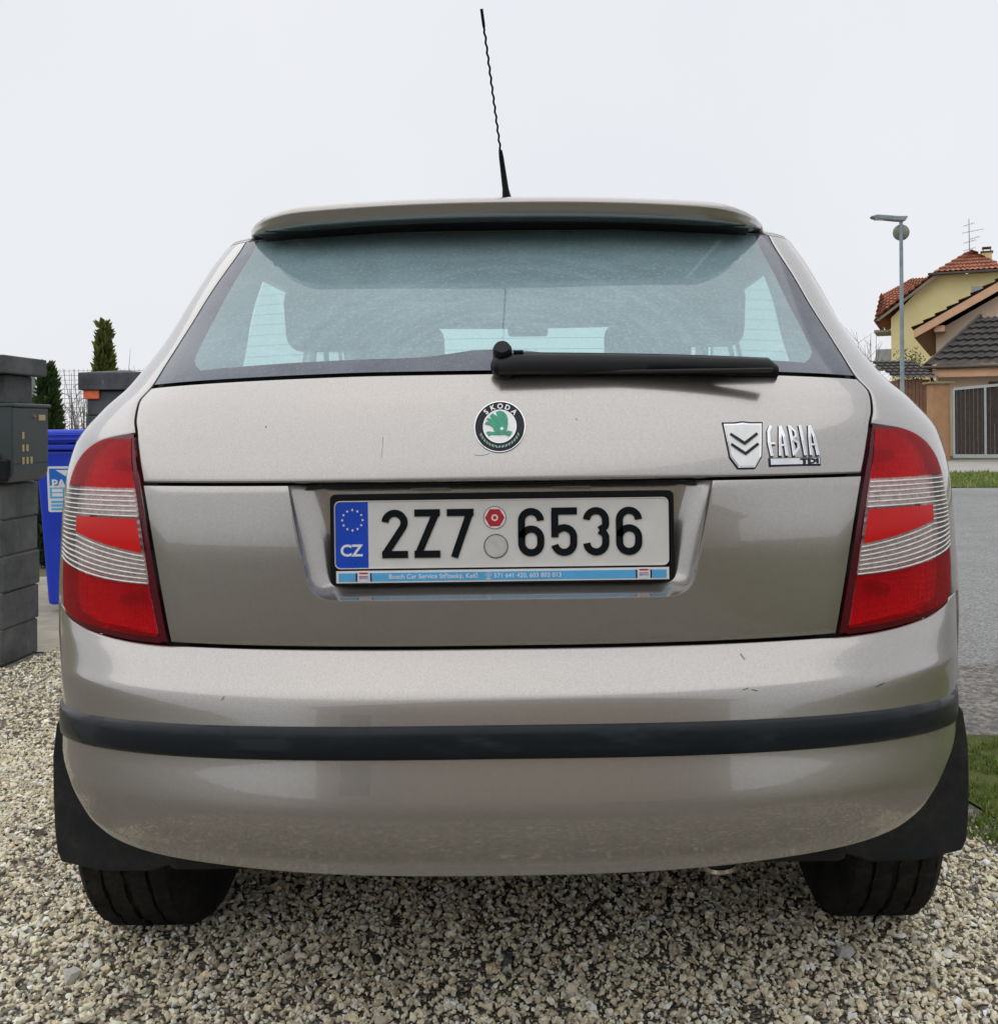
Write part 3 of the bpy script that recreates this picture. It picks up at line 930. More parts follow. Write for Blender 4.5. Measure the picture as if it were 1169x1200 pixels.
for k in range(24):
    a, b2 = 2 * PI * k / 24, 2 * PI * (k + 1) / 24
    Ms = Matrix.Translation((-.36, 3.86, 1.00)) @ Matrix.Rotation(R(65), 4, 'X')
    sw.cyl(Ms @ Vector((.18 * math.cos(a), .18 * math.sin(a), 0)), Ms @ Vector((.18 * math.cos(b2), .18 * math.sin(b2), 0)), .014, seg=8)
sw.build('steering_wheel', M['black'], car, True)
MB().box((-.07, 3.56, 1.315), (.07, 3.585, 1.365), .012, 3).build('interior_mirror', M['black'], car, True)
MB().box((-.74, 1.75, .36), (.74, 4.9, .42), .02).build('cabin_floor', M['dark'], car)

# the gravel is not level: the car leans a little to the left
def turn_car():
    a = R(.3); car.rotation_euler.y = -a
    car.location = (math.sin(a) * .8, 3.4, 0)
# ---- flat lettering helpers (2d shapes in x,z laid on a surface y(x,z))
def stroke(pts, wd):
    """polyline -> strip polygon list (2d)"""
    pts = [Vector(p) for p in pts]; n = len(pts); L, Rr = [], []
    for i, p in enumerate(pts):
        a = (pts[i] - pts[i - 1]).normalized() if i else None
        b = (pts[i + 1] - pts[i]).normalized() if i < n - 1 else None
        if a is None: a = b
        if b is None: b = a
        na, nb = Vector((-a.y, a.x)), Vector((-b.y, b.x)); m = (na + nb).normalized()
        k = wd / 2 / max(.5, m.dot(na))
        L.append(p + m * k); Rr.append(p - m * k)
    return L + Rr, [[i, i + 1, n + i + 1, n + i] for i in range(n - 1)]
def arc(cx, cy, r, a0, a1, n=12, ry=None):
    return [(cx + r * math.cos(R(a0 + (a1 - a0) * i / n)), cy + (ry or r) * math.sin(R(a0 + (a1 - a0) * i / n))) for i in range(n + 1)]
def disc(cx, cz, r, n=36, r0=0.0):
    if r0 <= 0: return [(cx + r * math.cos(2 * PI * k / n), cz + r * math.sin(2 * PI * k / n)) for k in range(n)], [list(range(n))]
    vs = [(cx + q * math.cos(2 * PI * k / n), cz + q * math.sin(2 * PI * k / n)) for q in (r0, r) for k in range(n)]
    return vs, [[k, (k + 1) % n, n + (k + 1) % n, n + k] for k in range(n)]
def rect(x0, z0, x1, z1): return [(x0, z0), (x1, z0), (x1, z1), (x0, z1)], [[0, 1, 2, 3]]
def rrect(x0, z0, x1, z1, r, n=5):
    v = []
    for cx, cz, a in ((x1 - r, z0 + r, -90), (x1 - r, z1 - r, 0), (x0 + r, z1 - r, 90), (x0 + r, z0 + r, 180)):
        v += arc(cx, cz, r, a, a + 90, n)
    return v, [list(range(len(v)))]
def merge2(*ps):
    V, Fc = [], []
    for vs, fs in ps:
        k = len(V); V += [tuple(v) for v in vs]; Fc += [[i + k for i in f] for f in fs]
    return V, Fc
def lay(name, shape, mat, parent, yf, h=0.001, thick=None):
    """lay a 2d shape on y(x,z); h = height of its face above the surface; walls run back into it"""
    vs, fs = shape
    bm_ = bmesh.new()
    isl = list(range(len(vs)))                       # overlapping strokes: each its own hair of height, so no faces share a plane
    for f in fs:
        r_ = min(isl[i] for i in f); old = set(isl[i] for i in f)
        if len(old) > 1: isl = [r_ if q in old else q for q in isl]
    order = {q: k for k, q in enumerate(sorted(set(isl)))}
    step = .00012 if len(order) <= 6 else 0
    v3 = [bm_.verts.new((x, yf(x, z) - h - step * order[isl[i]], z)) for i, (x, z) in enumerate(vs)]
    for f in fs:
        try: bm_.faces.new([v3[i] for i in f])
        except ValueError: pass
    bmesh.ops.remove_doubles(bm_, verts=bm_.verts, dist=1e-6)
    bm_.normal_update()
    for f in bm_.faces:
        if f.normal.y > 0: f.normal_flip()
    th = thick if thick is not None else h * .9
    if th > 0:
        g = bmesh.ops.extrude_face_region(bm_, geom=bm_.faces[:])
        newv = [e for e in g['geom'] if isinstance(e, bmesh.types.BMVert)]
        # the extruded copy becomes the front; original pushed back
        for v in newv: pass
        keep = set(newv)
        for v in bm_.verts:
            if v not in keep: v.co.y += th
        bmesh.ops.recalc_face_normals(bm_, faces=bm_.faces)
    me = bpy.data.meshes.new(name); bm_.to_mesh(me); bm_.free(); me.materials.append(mat)
    o = bpy.data.objects.new(name, me); link(o, parent)
    if parent is not None and parent.type == 'EMPTY': o.matrix_parent_inverse = Matrix.Translation(-parent.location)
    return o
def text2d(s, size, width=None, offset=0.0, spacing=1.0):
    """string -> 2d shape centred on 0, scaled to a width"""
    cu = bpy.data.curves.new('t', 'FONT'); cu.body = s; cu.size = size; cu.align_x = 'CENTER'; cu.align_y = 'CENTER'; cu.resolution_u = 3
    cu.space_character = spacing; cu.offset = offset
    ob = bpy.data.objects.new('t', cu); COL.objects.link(ob)
    dg = bpy.context.evaluated_depsgraph_get(); me = bpy.data.meshes.new_from_object(ob.evaluated_get(dg))
    vs = [(v.co.x, v.co.y) for v in me.vertices]; fs = [list(p.vertices) for p in me.polygons]
    bpy.data.objects.remove(ob); bpy.data.curves.remove(cu); bpy.data.meshes.remove(me)
    x0, x1 = min(v[0] for v in vs), max(v[0] for v in vs); y0, y1 = min(v[1] for v in vs), max(v[1] for v in vs)
    k = (width / (x1 - x0)) if width else 1
    return [((x - (x0 + x1) / 2) * k, y - (y0 + y1) / 2) for x, y in vs], fs
def move(shape, dx, dz, rot=0.0, k=1.0):
    c, s = math.cos(rot), math.sin(rot)
    return [(dx + k * (c * x - s * z), dz + k * (s * x + c * z)) for x, z in shape[0]], shape[1]

# ---- number plate in its dealer frame
YP = 1.5905
PC = .0012
def plane(x, z): return YP
X = lambda px: .08 + (px - 647) * YP / 1200
def Z(px, py): return 1.0 - (py - 4.2e-1 * 0 + (px - 647) * .00698 - 500) * YP / 1200
fx0, fx1, fz0, fz1 = -.2648, .2672, .7585, .8985
vs, fs = rrect(fx0, fz0, fx1, fz1, .008)
n = len(vs); inn, _ = rrect(fx0 + .0055, fz0 + .022, fx1 - .0055, fz1 - .008, .009)
ring3 = [(x, YP - .004, z) for x, z in vs] + [(x, YP - .004, z) for x, z in inn] + [(x, YP + .010, z) for x, z in vs] + [(x, YP + .003, z) for x, z in inn]
rf = []
for i in range(n):
    j = (i + 1) % n
    rf += [[i, j, n + j, n + i], [2 * n + i, 2 * n + j, j, i][::1], [n + i, n + j, 3 * n + j, 3 * n + i]]
rf.append([3 * n + i for i in range(n)])
plate_frame = mesh('number_plate', ring3, rf, M['black'], car)
bm_ = bmesh.new(); bm_.from_mesh(plate_frame.data); bmesh.ops.recalc_face_normals(bm_, faces=bm_.faces); bm_.to_mesh(plate_frame.data); bm_.free()
px0, px1, pz0, pz1 = -.2592, .2595, .7825, .8885
lay('plate_board', rrect(px0, pz0, px1, pz1, .009), M['plate'], plate_frame, plane, .0012)
lay('plate_rim', merge2(stroke(rrect(px0 + .001, pz0 + .001, px1 - .001, pz1 - .001, .008)[0] + [rrect(px0 + .001, pz0 + .001, px1 - .001, pz1 - .001, .008)[0][0]], .0014)), M['plate'], plate_frame, plane, .0026)
bx1 = px0 + .0525
v = [(bx1, pz0 + .0016), (bx1, pz1 - .0016)] + arc(px0 + .0105, pz1 - .0102, .0086, 90, 180, 6) + arc(px0 + .0105, pz0 + .0102, .0086, 180, 270, 6)
lay('blue_band', (v, [list(range(len(v)))]), M['eu_blue'], plate_frame, plane, .0018)
sc_x, sc_z = px0 + .0285, .8585
def star(cx, cz, r):
    p = [(cx + (r if k % 2 == 0 else r * .42) * math.sin(2 * PI * k / 10), cz + (r if k % 2 == 0 else r * .42) * math.cos(2 * PI * k / 10)) for k in range(10)]
    return p, [list(range(10))]
for k in range(12):
    a = 2 * PI * k / 12
    lay('star', star(sc_x + .0158 * math.sin(a), sc_z + .0158 * math.cos(a), .0024), M['white'], plate_frame, plane, .0023)
lay('country_code', move(text2d('CZ', .025, .035, .0007), sc_x - .0015, .8115), M['white'], plate_frame, plane, .0023)
def digit(ch):
    s = 11.0; c = 20.25; r = 14.75
    if ch == '2':
        A = arc(c, 54.75, r, 176, -28, 16); L = [stroke(A + [(6.5, 8.0)], s), stroke([(0.6, 5.5), (40.5, 5.5)], s), ([(.6, 0), (.6, 9), (9, 14), (14, 8)], [[0, 3, 2, 1]])]
    elif ch == 'Z': L = [stroke([(1, 69.5), (40.5, 69.5)], s), stroke([(34.6, 69.5), (6.4, 5.5)], s), stroke([(0.5, 5.5), (40.5, 5.5)], s)]
    elif ch == '7': L = [stroke([(0, 69.5), (41.5, 69.5)], s), stroke([(35.8, 69.5), (11, 0)], s)]
    elif ch == '6':
        L = [stroke(arc(c, 54.75, r, 2, 180, 14) + [(5.5, 20.25)] + arc(c, 20.25, r, 180, 360, 16)[1:] + arc(c, 27.5, r, 0, 172, 14), s)]
    elif ch == '5':
        L = [stroke([(1, 69.5), (40.5, 69.5)], s), stroke([(6.0, 69.5), (6.0, 29.0)], s), stroke(arc(c, 29.0, r, 140, 0, 12) + arc(c, 20.25, r, 0, -168, 16), s)]
    elif ch == '3':
        L = [stroke(arc(c, 54.75, r, 176, 0, 14) + [(35, 50)] + arc(30, 48, 5, 0, -60, 3) + [(25.5, 39.5)], s), stroke([(25.5, 39.0), (32.5, 34.5), (35, 29)] + arc(c, 20.25, r, 0, -176, 16), s)]
    vs, fs = merge2(*L)
    return [(x * .001 - .02025, z * .001 - .0375) for x, z in vs], fs
for ch, px in zip('2Z76536', (461.5, 499.3, 538, 621, 659.5, 697, 735.5)):
    # strokes overlap at the joints: give each stroke a hair of its own height
    lay('digit', move(digit(ch), X(px) + .0004, .8365), M['plate_ink'], plate_frame, plane, .0030, .0016)
# control stickers
hx, hz = X(579), .8597
hexa = lambda r: ([(hx + r * math.cos(PI * k / 3), hz + r * math.sin(PI * k / 3)) for k in range(6)], [list(range(6))])
lay('round_sticker', disc(hx, hz, .0168), M['white'], plate_frame, plane, .0024)
lay('red_sticker', hexa(.0152), M['sticker_red'], plate_frame, plane, .0030)
lay('sticker_ring', disc(hx, hz, .0052, 20, .0030), M['white'], plate_frame, plane, .0036)
lay('sticker_rim', disc(hx, hz, .0176, 36, .0166), M['plate_ink'], plate_frame, plane, .0022)
hx2, hz2 = X(580), .8153
lay('worn_sticker', disc(hx2, hz2, .0166), M['sticker_grey'], plate_frame, plane, .0024)
lay('sticker_rim', disc(hx2, hz2, .0188, 36, .0180), M['plate_ink'], plate_frame, plane, .0022)
# advertising strip
def plane2(x, z): return YP - .004
lay('advert_strip', rect(fx0 + .0085, .7612, fx1 - .0085, .7800), M['white'], plate_frame, plane2, .0006)
for a, b_ in ((fx0 + .0125, fx0 + .040), (fx0 + .062, .207), (.232, fx1 - .0125)):
    lay('advert_blue', rect(a, .7635, b_, .7765), M['sky_blue'], plate_frame, plane2, .0011)
for a in (fx0 + .051, .2195):
    sh_ = ([(a - .0085, .7790), (a - .0085, .7665), (a, .7622), (a + .0085, .7665), (a + .0085, .7790)], [[0, 1, 2, 3, 4]])
    for q in (a - .0112, a + .0112): lay('advert_edge', rect(q - .0011, .7635, q + .0011, .7765), M['badge_black'], plate_frame, plane2, .0013)
    lay('advert_shield', sh_, M['white'], plate_frame, plane2, .0014)
    lay('advert_shield_print', merge2(rect(a - .0068, .7752, a + .0068, .7776), rect(a - .0068, .7712, a + .0068, .7722)), M['sticker_red'], plate_frame, plane2, .0018)
    lay('advert_shield_letters', move(text2d('SERVICE', .0040, .0135), a, .7688), M['eu_blue'], plate_frame, plane2, .0018)
lay('advert_text', move(text2d('Bosch Car Service Stříteský, Kelč', .0098, .1375, .00012), -.1057, .7699), M['white'], plate_frame, plane2, .0016)
lay('advert_text', move(text2d('☎', .0110, .0100), -.0225 + .0015, .7700), M['white'], plate_frame, plane2, .0016)
lay('advert_text', move(text2d('571 641 420, 603 803 013', .0098, .104, .00012), .0385 + .0015, .7699), M['white'], plate_frame, plane2, .0016)

# ---- round maker's badge
bxc, bzc = -.0005, 1.0015
dome = lambda x, z: ysurf(x, z)
bd = lay('round_badge', disc(bxc, bzc, .0398, 48), M['chrome'], car, dome, .0030)
lay('badge_field', disc(bxc, bzc, .0382, 48), M['badge_black'], bd, dome, .0038)
lay('badge_ring', disc(bxc, bzc, .0260, 40, .0250), M['chrome'], bd, dome, .0046)
lay('badge_centre', disc(bxc, bzc, .0252, 40), M['white'], bd, dome, .0043)
k = .0252 / 185                                     # badge drawing units (photo zoom), centre (548, 450)
def bp(pts): return [(bxc + (x - 548) * k, bzc - (y - 450) * k) for x, y in pts]
wing = bp([(548, 272), (590, 285), (622, 318), (636, 362), (640, 420), (632, 470), (622, 515), (640, 500), (690, 512), (672, 555), (640, 566), (620, 545), (450, 545), (425, 560), (396, 520), (412, 508), (450, 510), (488, 516), (478, 470), (448, 440), (412, 428), (378, 425), (392, 398), (440, 392), (396, 372), (410, 350), (460, 372), (430, 330), (465, 300), (520, 340), (500, 285)])
lay('badge_arrow', (wing, [list(range(len(wing)))]), M['badge_green'], bd, dome, .0052)
lay('badge_eye', disc(bxc + (572 - 548) * k, bzc - (478 - 450) * k, .0026, 16), M['white'], bd, dome, .0058)
for ch, a in zip('SKODA', (44, 21, 0, -22, -45)):
    th = R(a); rr = .0315
    lay('badge_letter', move(text2d(ch, .0112, None, .0003), bxc - rr * math.sin(th), bzc + rr * math.cos(th), th), M['white'], bd, dome, .0050)
for k2 in range(15):
    th = R(-66 + k2 * 132 / 14 + 180); rr = .0315
    leaf = [(0, -.0034), (.0018, 0), (0, .0034), (-.0018, 0)]
    lay('badge_leaf', move((leaf, [[0, 1, 2, 3]]), bxc - rr * math.sin(th), bzc + rr * math.cos(th), th + (.9 if k2 < 7 else -.9)), M['badge_leaf'], bd, dome, .0050)

# ---- model lettering with the narrow bar under it, and a plain shield badge beside it
FX0, FZ0, FW, FH = .4185, .9475, .0845, .0505
def fb(pts): return [(FX0 + x * FW, FZ0 + z * FH) for x, z in pts]
W_ = .0055
letters = {
    'F': [stroke(fb([(.10, .98), (.045, .80), (.03, .45), (.065, .02)]), W_), stroke(fb([(.055, .42), (.155, .42)]), .004)],
    'A': [stroke(fb([(.225, .02), (.255, .60), (.285, .97)]), W_), stroke(fb([(.285, .97), (.335, .62), (.355, .02)]), W_), stroke(fb([(.255, .36), (.345, .36)]), .004)],
    'B': [stroke(fb([(.465, .98), (.485, .50), (.50, .02)]), W_), stroke(fb([(.455, .96), (.565, .78), (.575, .64), (.49, .55)]), .0046), stroke(fb([(.49, .55), (.60, .42), (.60, .28), (.49, .05)]), .0046)],
    'I': [stroke(fb([(.68, .98), (.70, .50), (.725, .02)]), W_)],
    'a': [stroke(fb([(.835, .02), (.845, .60), (.875, .97)]), W_), stroke(fb([(.875, .97), (.935, .62), (.975, .02)]), W_), stroke(fb([(.85, .36), (.955, .36)]), .004)],
}
model = None
for ch, L in letters.items():
    o = lay('model_letter', merge2(*L), M['chrome'], car if model is None else model, dome, .0042, .0040)
    bv = o.modifiers.new('b', 'BEVEL'); bv.width = .0011; bv.segments = 2; bv.limit_method = 'ANGLE'; bv.angle_limit = R(50)
    if model is None: model = o; o.name = 'model_badge'
    lay('letter_base', merge2(*[(q[0], q[1]) for q in [( [((x - .0008), z - .0010) for x, z in p[0]], p[1]) for p in L]]), M['badge_black'], model, dome, .0016)
lay('model_bar', rect(.4180, .9330, .5040, .9462), M['badge_black'], model, dome, .0020)
lay('model_bar_face', rect(.4205, .9358, .5025, .9452), M['chrome'], model, dome, .0034)
lay('model_bar_letters', move(text2d('TDI', .0105, .0300, .0005), .4855, .9408), M['badge_black'], model, dome, .0042)
def shield(k, dx=0, dz=0):
    p = [(-.031, .0335), (-.012, .0335), (0, .0350), (.012, .0335), (.031, .0335), (.0275, .005), (.0245, -.018), (.013, -.0345), (-.013, -.0345), (-.0245, -.018), (-.0275, .005)]
    return [(.3810 + x * k + dx, .9670 + z * k + dz) for x, z in p], [list(range(11))]
sb = lay('shield_badge', shield(1.07), M['badge_black'], car, dome, .0020)
lay('shield_face', shield(1.0), M['chrome'], sb, dome, .0032)
lay('shield_white', shield(.93), M['white'], sb, dome, .0042)
for q in (0, -.016):
    lay('shield_stripe', stroke([(.3590, .9850 + q), (.381, .9700 + q), (.4030, .9850 + q)], .0042), M['badge_black'], sb, dome, .0048)

# small scratches and chips in the lacquer
def scratch(pts, wd, yfun=dome):
    lay('scratch', stroke(pts, wd), M['badge_black'], gate, yfun, .0002, 0)
scratch([(-.182, 1.022), (-.1815, .985), (-.182, .955)], .0005)
scratch([(-.040, .958), (-.030, .9565), (-.020, .958), (-.016, .960)], .0006)
scratch([(.1185, 1.012), (.1192, 1.009)], .0012)
scratch([(-.372, 1.006), (-.371, 1.0045)], .0022)
def ybump(x, z):
    W, Y0, B, p = bumper_s.c(z)[:4]
    return Y0 + B * (1 - math.sqrt(max(0, 1 - (abs(x) / W) ** p)))
for pts in ([(.362, .6515), (.368, .6435)], [(.358, .6065), (.366, .6085)], [(.372, .606), (.380, .604)], [(.577, .590), (.592, .594)], [(-.417, .598), (-.414, .604)]):
    lay('scratch', stroke(pts, .0008), M['badge_black'], bump_o, ybump, .0004, 0)
turn_car()
# ------------------------------------------------------------------ ground, road, verges
def gravel_sheet_mat():
    m, t, b = new_mat('gravel_bed')
    setp(b, rough=0.95, spec=0.15)
    v = tex(t, 'voro', 75); v2 = tex(t, 'voro', 75); v2.feature = 'DISTANCE_TO_EDGE'
    c = ramp(t, v.outputs['Color'], [(0.0, (0.17, 0.155, 0.125)), (0.5, (0.31, 0.285, 0.235)), (1.0, (0.44, 0.41, 0.35))])
    e = ramp(t, v2.outputs['Distance'], [(0.0, (0.12, 0.11, 0.09)), (0.10, (1, 1, 1))])
    n = tex(t, 'noise', 1.6, 5, 0.6)
    d = ramp(t, n.outputs[0], [(0.3, (0.75, 0.74, 0.72)), (0.7, (1.05, 1.05, 1.05))])
    c2 = mixc(t, 1.0, mixc(t, 1.0, c, e, 'MULTIPLY'), d, 'MULTIPLY')
    t.links.new(c2, b.inputs['Base Color'])
    bump(t, b, v2.outputs['Distance'], 0.9, 0.02)
    return m
def ground_mat(name, c1, c2, scale, b1=0.5, bs=40, speck=None):
    m, t, b = new_mat(name)
    setp(b, rough=0.93, spec=0.2)
    n = tex(t, 'noise', scale, 8, 0.65)
    c = ramp(t, n.outputs[0], [(0.3, c1), (0.7, c2)])
    if speck:
        v = tex(t, 'voro', speck[0]); s = ramp(t, v.outputs['Color'], [(0.2, (1 - speck[1],) * 3), (0.9, (1 + speck[1],) * 3)])
        c = mixc(t, 1.0, c, s, 'MULTIPLY')
    t.links.new(c, b.inputs['Base Color'])
    n2 = tex(t, 'noise', bs, 6, 0.7); bump(t, b, n2.outputs[0], b1, 0.02)
    return m
def sheet(name, pts, z, mat, kind='structure', label=None):
    o = mesh(name, [(x, y, z) for x, y in pts], [list(range(len(pts)))], mat)
    o['kind'] = kind
    return o
M['gravel_bed'] = gravel_sheet_mat()
M['earth'] = ground_mat('meadow', (0.065, 0.075, 0.030), (0.16, 0.145, 0.075), 0.35, 0.8, 14)
M['asphalt'] = ground_mat('worn_asphalt', (0.225, 0.225, 0.222), (0.31, 0.31, 0.305), 0.8, 0.7, 70, (110, .35))
M['mud'] = ground_mat('muddy_edge', (0.17, 0.16, 0.145), (0.32, 0.305, 0.28), 9, 0.9, 45, (60, .4))
M['turf'] = ground_mat('turf', (0.07, 0.085, 0.025), (0.15, 0.17, 0.05), 6, 0.9, 60)
M['concrete'] = ground_mat('pale_concrete', (0.30, 0.29, 0.27), (0.40, 0.39, 0.365), 1.5, 0.3, 20)
sheet('ground', [(-400, -400), (400, -400), (400, 600), (-400, 600)], -.012, M['earth'])
sheet('gravel_drive', [(-9, -14), (1.75, -14), (1.75, 2.30), (1.35, 2.75), (1.30, 4.2), (-1.9, 4.95), (-9, 4.95)], -.003, M['gravel_bed'])
sheet('road', [(-1.4, 3.95), (2.0, 4.15), (6, 3.6), (60, -6), (60, 16.0), (-60, 16.0), (-60, 12.2), (-1.4, 12.2)], -.006, M['asphalt'])
sheet('road_edge', [(1.0, 3.10), (1.9, 3.05), (3.2, 3.0), (3.4, 4.0), (1.9, 4.25), (1.0, 4.35)], 0.001, M['mud'])
sheet('near_verge', [(1.22, 2.45), (1.75, 2.25), (3.2, 1.8), (3.3, 3.05), (1.9, 3.22), (1.05, 3.32)], .004, M['turf'])
sheet('far_verge', [(-60, 16.0), (60, 16.0), (60, 20.8), (-60, 20.6)], .006, M['turf'])
sheet('pavement', [(-60, 20.6), (60, 20.8), (60, 27.8), (-60, 27.6)], .010, M['concrete'])
sheet('path', [(-3.6, 4.62), (-1.4, 4.62), (-1.4, 7.0), (-3.6, 7.0)], .002, ground_mat('sandy_path', (0.30, 0.27, 0.21), (0.44, 0.41, 0.33), 5, 0.6, 50))

# ------------------------------------------------------------------ loose gravel
def hull_shapes(n):
    S = []
    for k in range(n):
        b = bmesh.new(); q = rng.normal(size=(13, 3)); q /= np.linalg.norm(q, axis=1)[:, None]
        q *= rng.uniform(.75, 1.1, (13, 1)); q *= np.array([rng.uniform(.9, 1.35), rng.uniform(.7, 1.0), rng.uniform(.5, .8)])
        for p in q: b.verts.new(p)
        r = bmesh.ops.convex_hull(b, input=b.verts)
        junk = [v for v in b.verts if not v.link_faces]
        bmesh.ops.delete(b, geom=junk, context='VERTS')
        bmesh.ops.triangulate(b, faces=b.faces); b.verts.index_update()
        S.append((np.array([v.co[:] for v in b.verts]), np.array([[v.index for v in f.verts] for f in b.faces]))); b.free()
    return S
SH = hull_shapes(20)
def rotmats(n):
    q = rng.normal(size=(n, 4)); q /= np.linalg.norm(q, axis=1)[:, None]
    w_, x, y, z = q.T
    return np.stack([np.stack([1 - 2 * (y * y + z * z), 2 * (x * y - z * w_), 2 * (x * z + y * w_)], -1), np.stack([2 * (x * y + z * w_), 1 - 2 * (x * x + z * z), 2 * (y * z - x * w_)], -1), np.stack([2 * (x * z - y * w_), 2 * (y * z + x * w_), 1 - 2 * (x * x + y * y)], -1)], 1)
def fast_mesh(name, V, T, colv, mat, parent=None):
    me = bpy.data.meshes.new(name)
    me.vertices.add(len(V)); me.vertices.foreach_set('co', V.astype(np.float32).ravel())
    k = T.shape[1]
    me.loops.add(T.size); me.loops.foreach_set('vertex_index', T.astype(np.int32).ravel())
    me.polygons.add(len(T)); me.polygons.foreach_set('loop_start', np.arange(0, T.size, k, dtype=np.int32))
    me.polygons.foreach_set('use_smooth', np.zeros(len(T), dtype=bool))
    me.update(calc_edges=True); me.validate()
    a = me.color_attributes.new('tone', 'FLOAT_COLOR', 'POINT')
    a.data.foreach_set('color', np.concatenate([colv, np.ones((len(colv), 1))], 1).astype(np.float32).ravel())
    me.materials.append(mat)
    o = bpy.data.objects.new(name, me); link(o, parent)
    return o
def scatter(pos, size, cols):
    Vs, Ts, Cs, off = [], [], [], 0
    idx = rng.integers(0, len(SH), len(pos)); Rm = rotmats(len(pos))
    for k, (v, f) in enumerate(SH):
        s = np.where(idx == k)[0]
        if not len(s): continue
        P = np.einsum('nij,vj->nvi', Rm[s], v) * size[s][:, None, None]
        P[..., 2] *= .8
        P += pos[s][:, None, :]
        nv = len(v)
        Vs.append(P.reshape(-1, 3)); Ts.append((f[None] + (off + np.arange(len(s)) * nv)[:, None, None]).reshape(-1, 3)); Cs.append(np.repeat(cols[s], nv, 0)); off += len(s) * nv
    return np.concatenate(Vs), np.concatenate(Ts), np.concatenate(Cs)
def stone_cols(n):
    base = np.array([[.62, .57, .46], [.54, .495, .395], [.70, .66, .57], [.44, .40, .32], [.58, .50, .36], [.50, .485, .45], [.34, .31, .26]])
    c = base[rng.choice(7, n, p=[.24, .2, .16, .14, .12, .08, .06])] * np.array([1.30, 1.26, 1.17]) * np.exp(rng.normal(0, .17, (n, 1)))
    return np.clip(c, .03, .82)
def region(n, x0, x1, y0, y1): return np.stack([rng.uniform(x0, x1, n), rng.uniform(y0, y1, n), np.zeros(n)], 1)
zones = [(33000, -1.25, 1.32, 1.45, 2.45, 1.0), (10000, -1.7, -.80, 2.45, 3.2, 1.0), (18000, -2.3, -.75, 3.2, 4.75, 1.0), (2500, -1.75, -1.2, 1.9, 2.5, 1.0), (7000, -2.2, -1.25, 2.4, 3.4, 1.0), (13000, -.85, 1.15, 2.45, 3.6, 1.05), (5000, -1.3, 1.4, .5, 1.45, 1.2)]
Ps, Sz = [], []
for n, x0, x1, y0, y1, k in zones:
    p = region(n, x0, x1, y0, y1); s = np.exp(rng.normal(math.log(.0057), .36, n)) * k
    s = np.clip(s, .003, .016)
    keep = ~((p[:, 0] < -2.2) & (p[:, 1] > 4.3)) & ~((p[:, 0] > 1.10) & (p[:, 1] > 2.35) & (rng.random(n) < .8))
    p[:, 2] = rng.uniform(-.002, .008, n)
    # ruts pressed by the tyres are free of high stones
    Ps.append(p[keep]); Sz.append(s[keep])
P_ = np.concatenate(Ps); S_ = np.concatenate(Sz)
cols = stone_cols(len(P_))
M['stone'] = attr_mat('limestone_chips', 0.9, noise_amt=.18, nscale=140)
V_, T_, C_c = scatter(P_, S_, cols)
o = fast_mesh('gravel', V_, T_, C_c, M['stone'])
tag(o, 'loose pale limestone gravel covering the drive', 'gravel', kind='stuff')

# a few larger stones and dry leaves lying on the gravel
def lone_stone(x, y, s, col, label):
    v, f = SH[rng.integers(0, 20)]
    Rm = rotmats(1)[0]; P = (v @ Rm.T) * s; P[:, 2] *= .8; P += np.array([x, y, s * .45])
    o = fast_mesh('stone', P, f, np.tile(np.array(col), (len(v), 1)), M['stone'])
    tag(o, label, 'stone', 'larger stones lying on the gravel')
lone_stone(-.255, 1.905, .019, (.02, .02, .022), 'single dark stone on the pale gravel behind the car')
lone_stone(-.01, 1.90, .019, (.09, .09, .092), 'grey angular stone near the bottom middle of the gravel')
lone_stone(-.80, 1.86, .023, (.55, .54, .50), 'large pale stone below the left rear tyre')
lone_stone(-.86, 1.73, .017, (.50, .48, .42), 'pale stone in the bottom left corner of the gravel')
lone_stone(.62, 1.92, .022, (.46, .46, .45), 'large grey white stone below the right rear tyre')
M['leaf'] = simple('dry_leaf', (0.060, 0.035, 0.022), 0.7, 0.4, 60)
def dead_leaf(x, y, s, rz, label):
    pts = [(0, -1), (.35, -.55), (.75, -.5), (.5, -.1), (.8, .3), (.35, .35), (0, 1), (-.35, .35), (-.8, .3), (-.5, -.1), (-.75, -.5), (-.35, -.55)]
    vs = [(0, 0, .3)]
    for a, b_ in pts: vs.append((a, b_, .15 + .5 * abs(a) + .15 * math.sin(b_ * 3)))
    vs = [(x + s * (a * math.cos(rz) - b_ * math.sin(rz)), y + s * (a * math.sin(rz) + b_ * math.cos(rz)), .008 + s * c) for a, b_, c in vs]
    n = len(pts)
    o = mesh('dry_leaf', vs, [[0, 1 + i, 1 + (i + 1) % n] for i in range(n)], M['leaf'])
    thicken(o, .0008, 0)
    tag(o, label, 'leaf', 'dry leaves on the gravel')
dead_leaf(-1.19, 2.52, .022, .4, 'curled brown leaf left of the mud flap')
dead_leaf(-1.47, 2.75, .017, 1.4, 'dark leaf at the left picture edge on the gravel')
dead_leaf(-.92, 2.03, .013, 2.2, 'small brown leaf left of the rear tyre')
dead_leaf(-1.68, 3.35, .016, .2, 'blackened leaf far back on the left gravel')

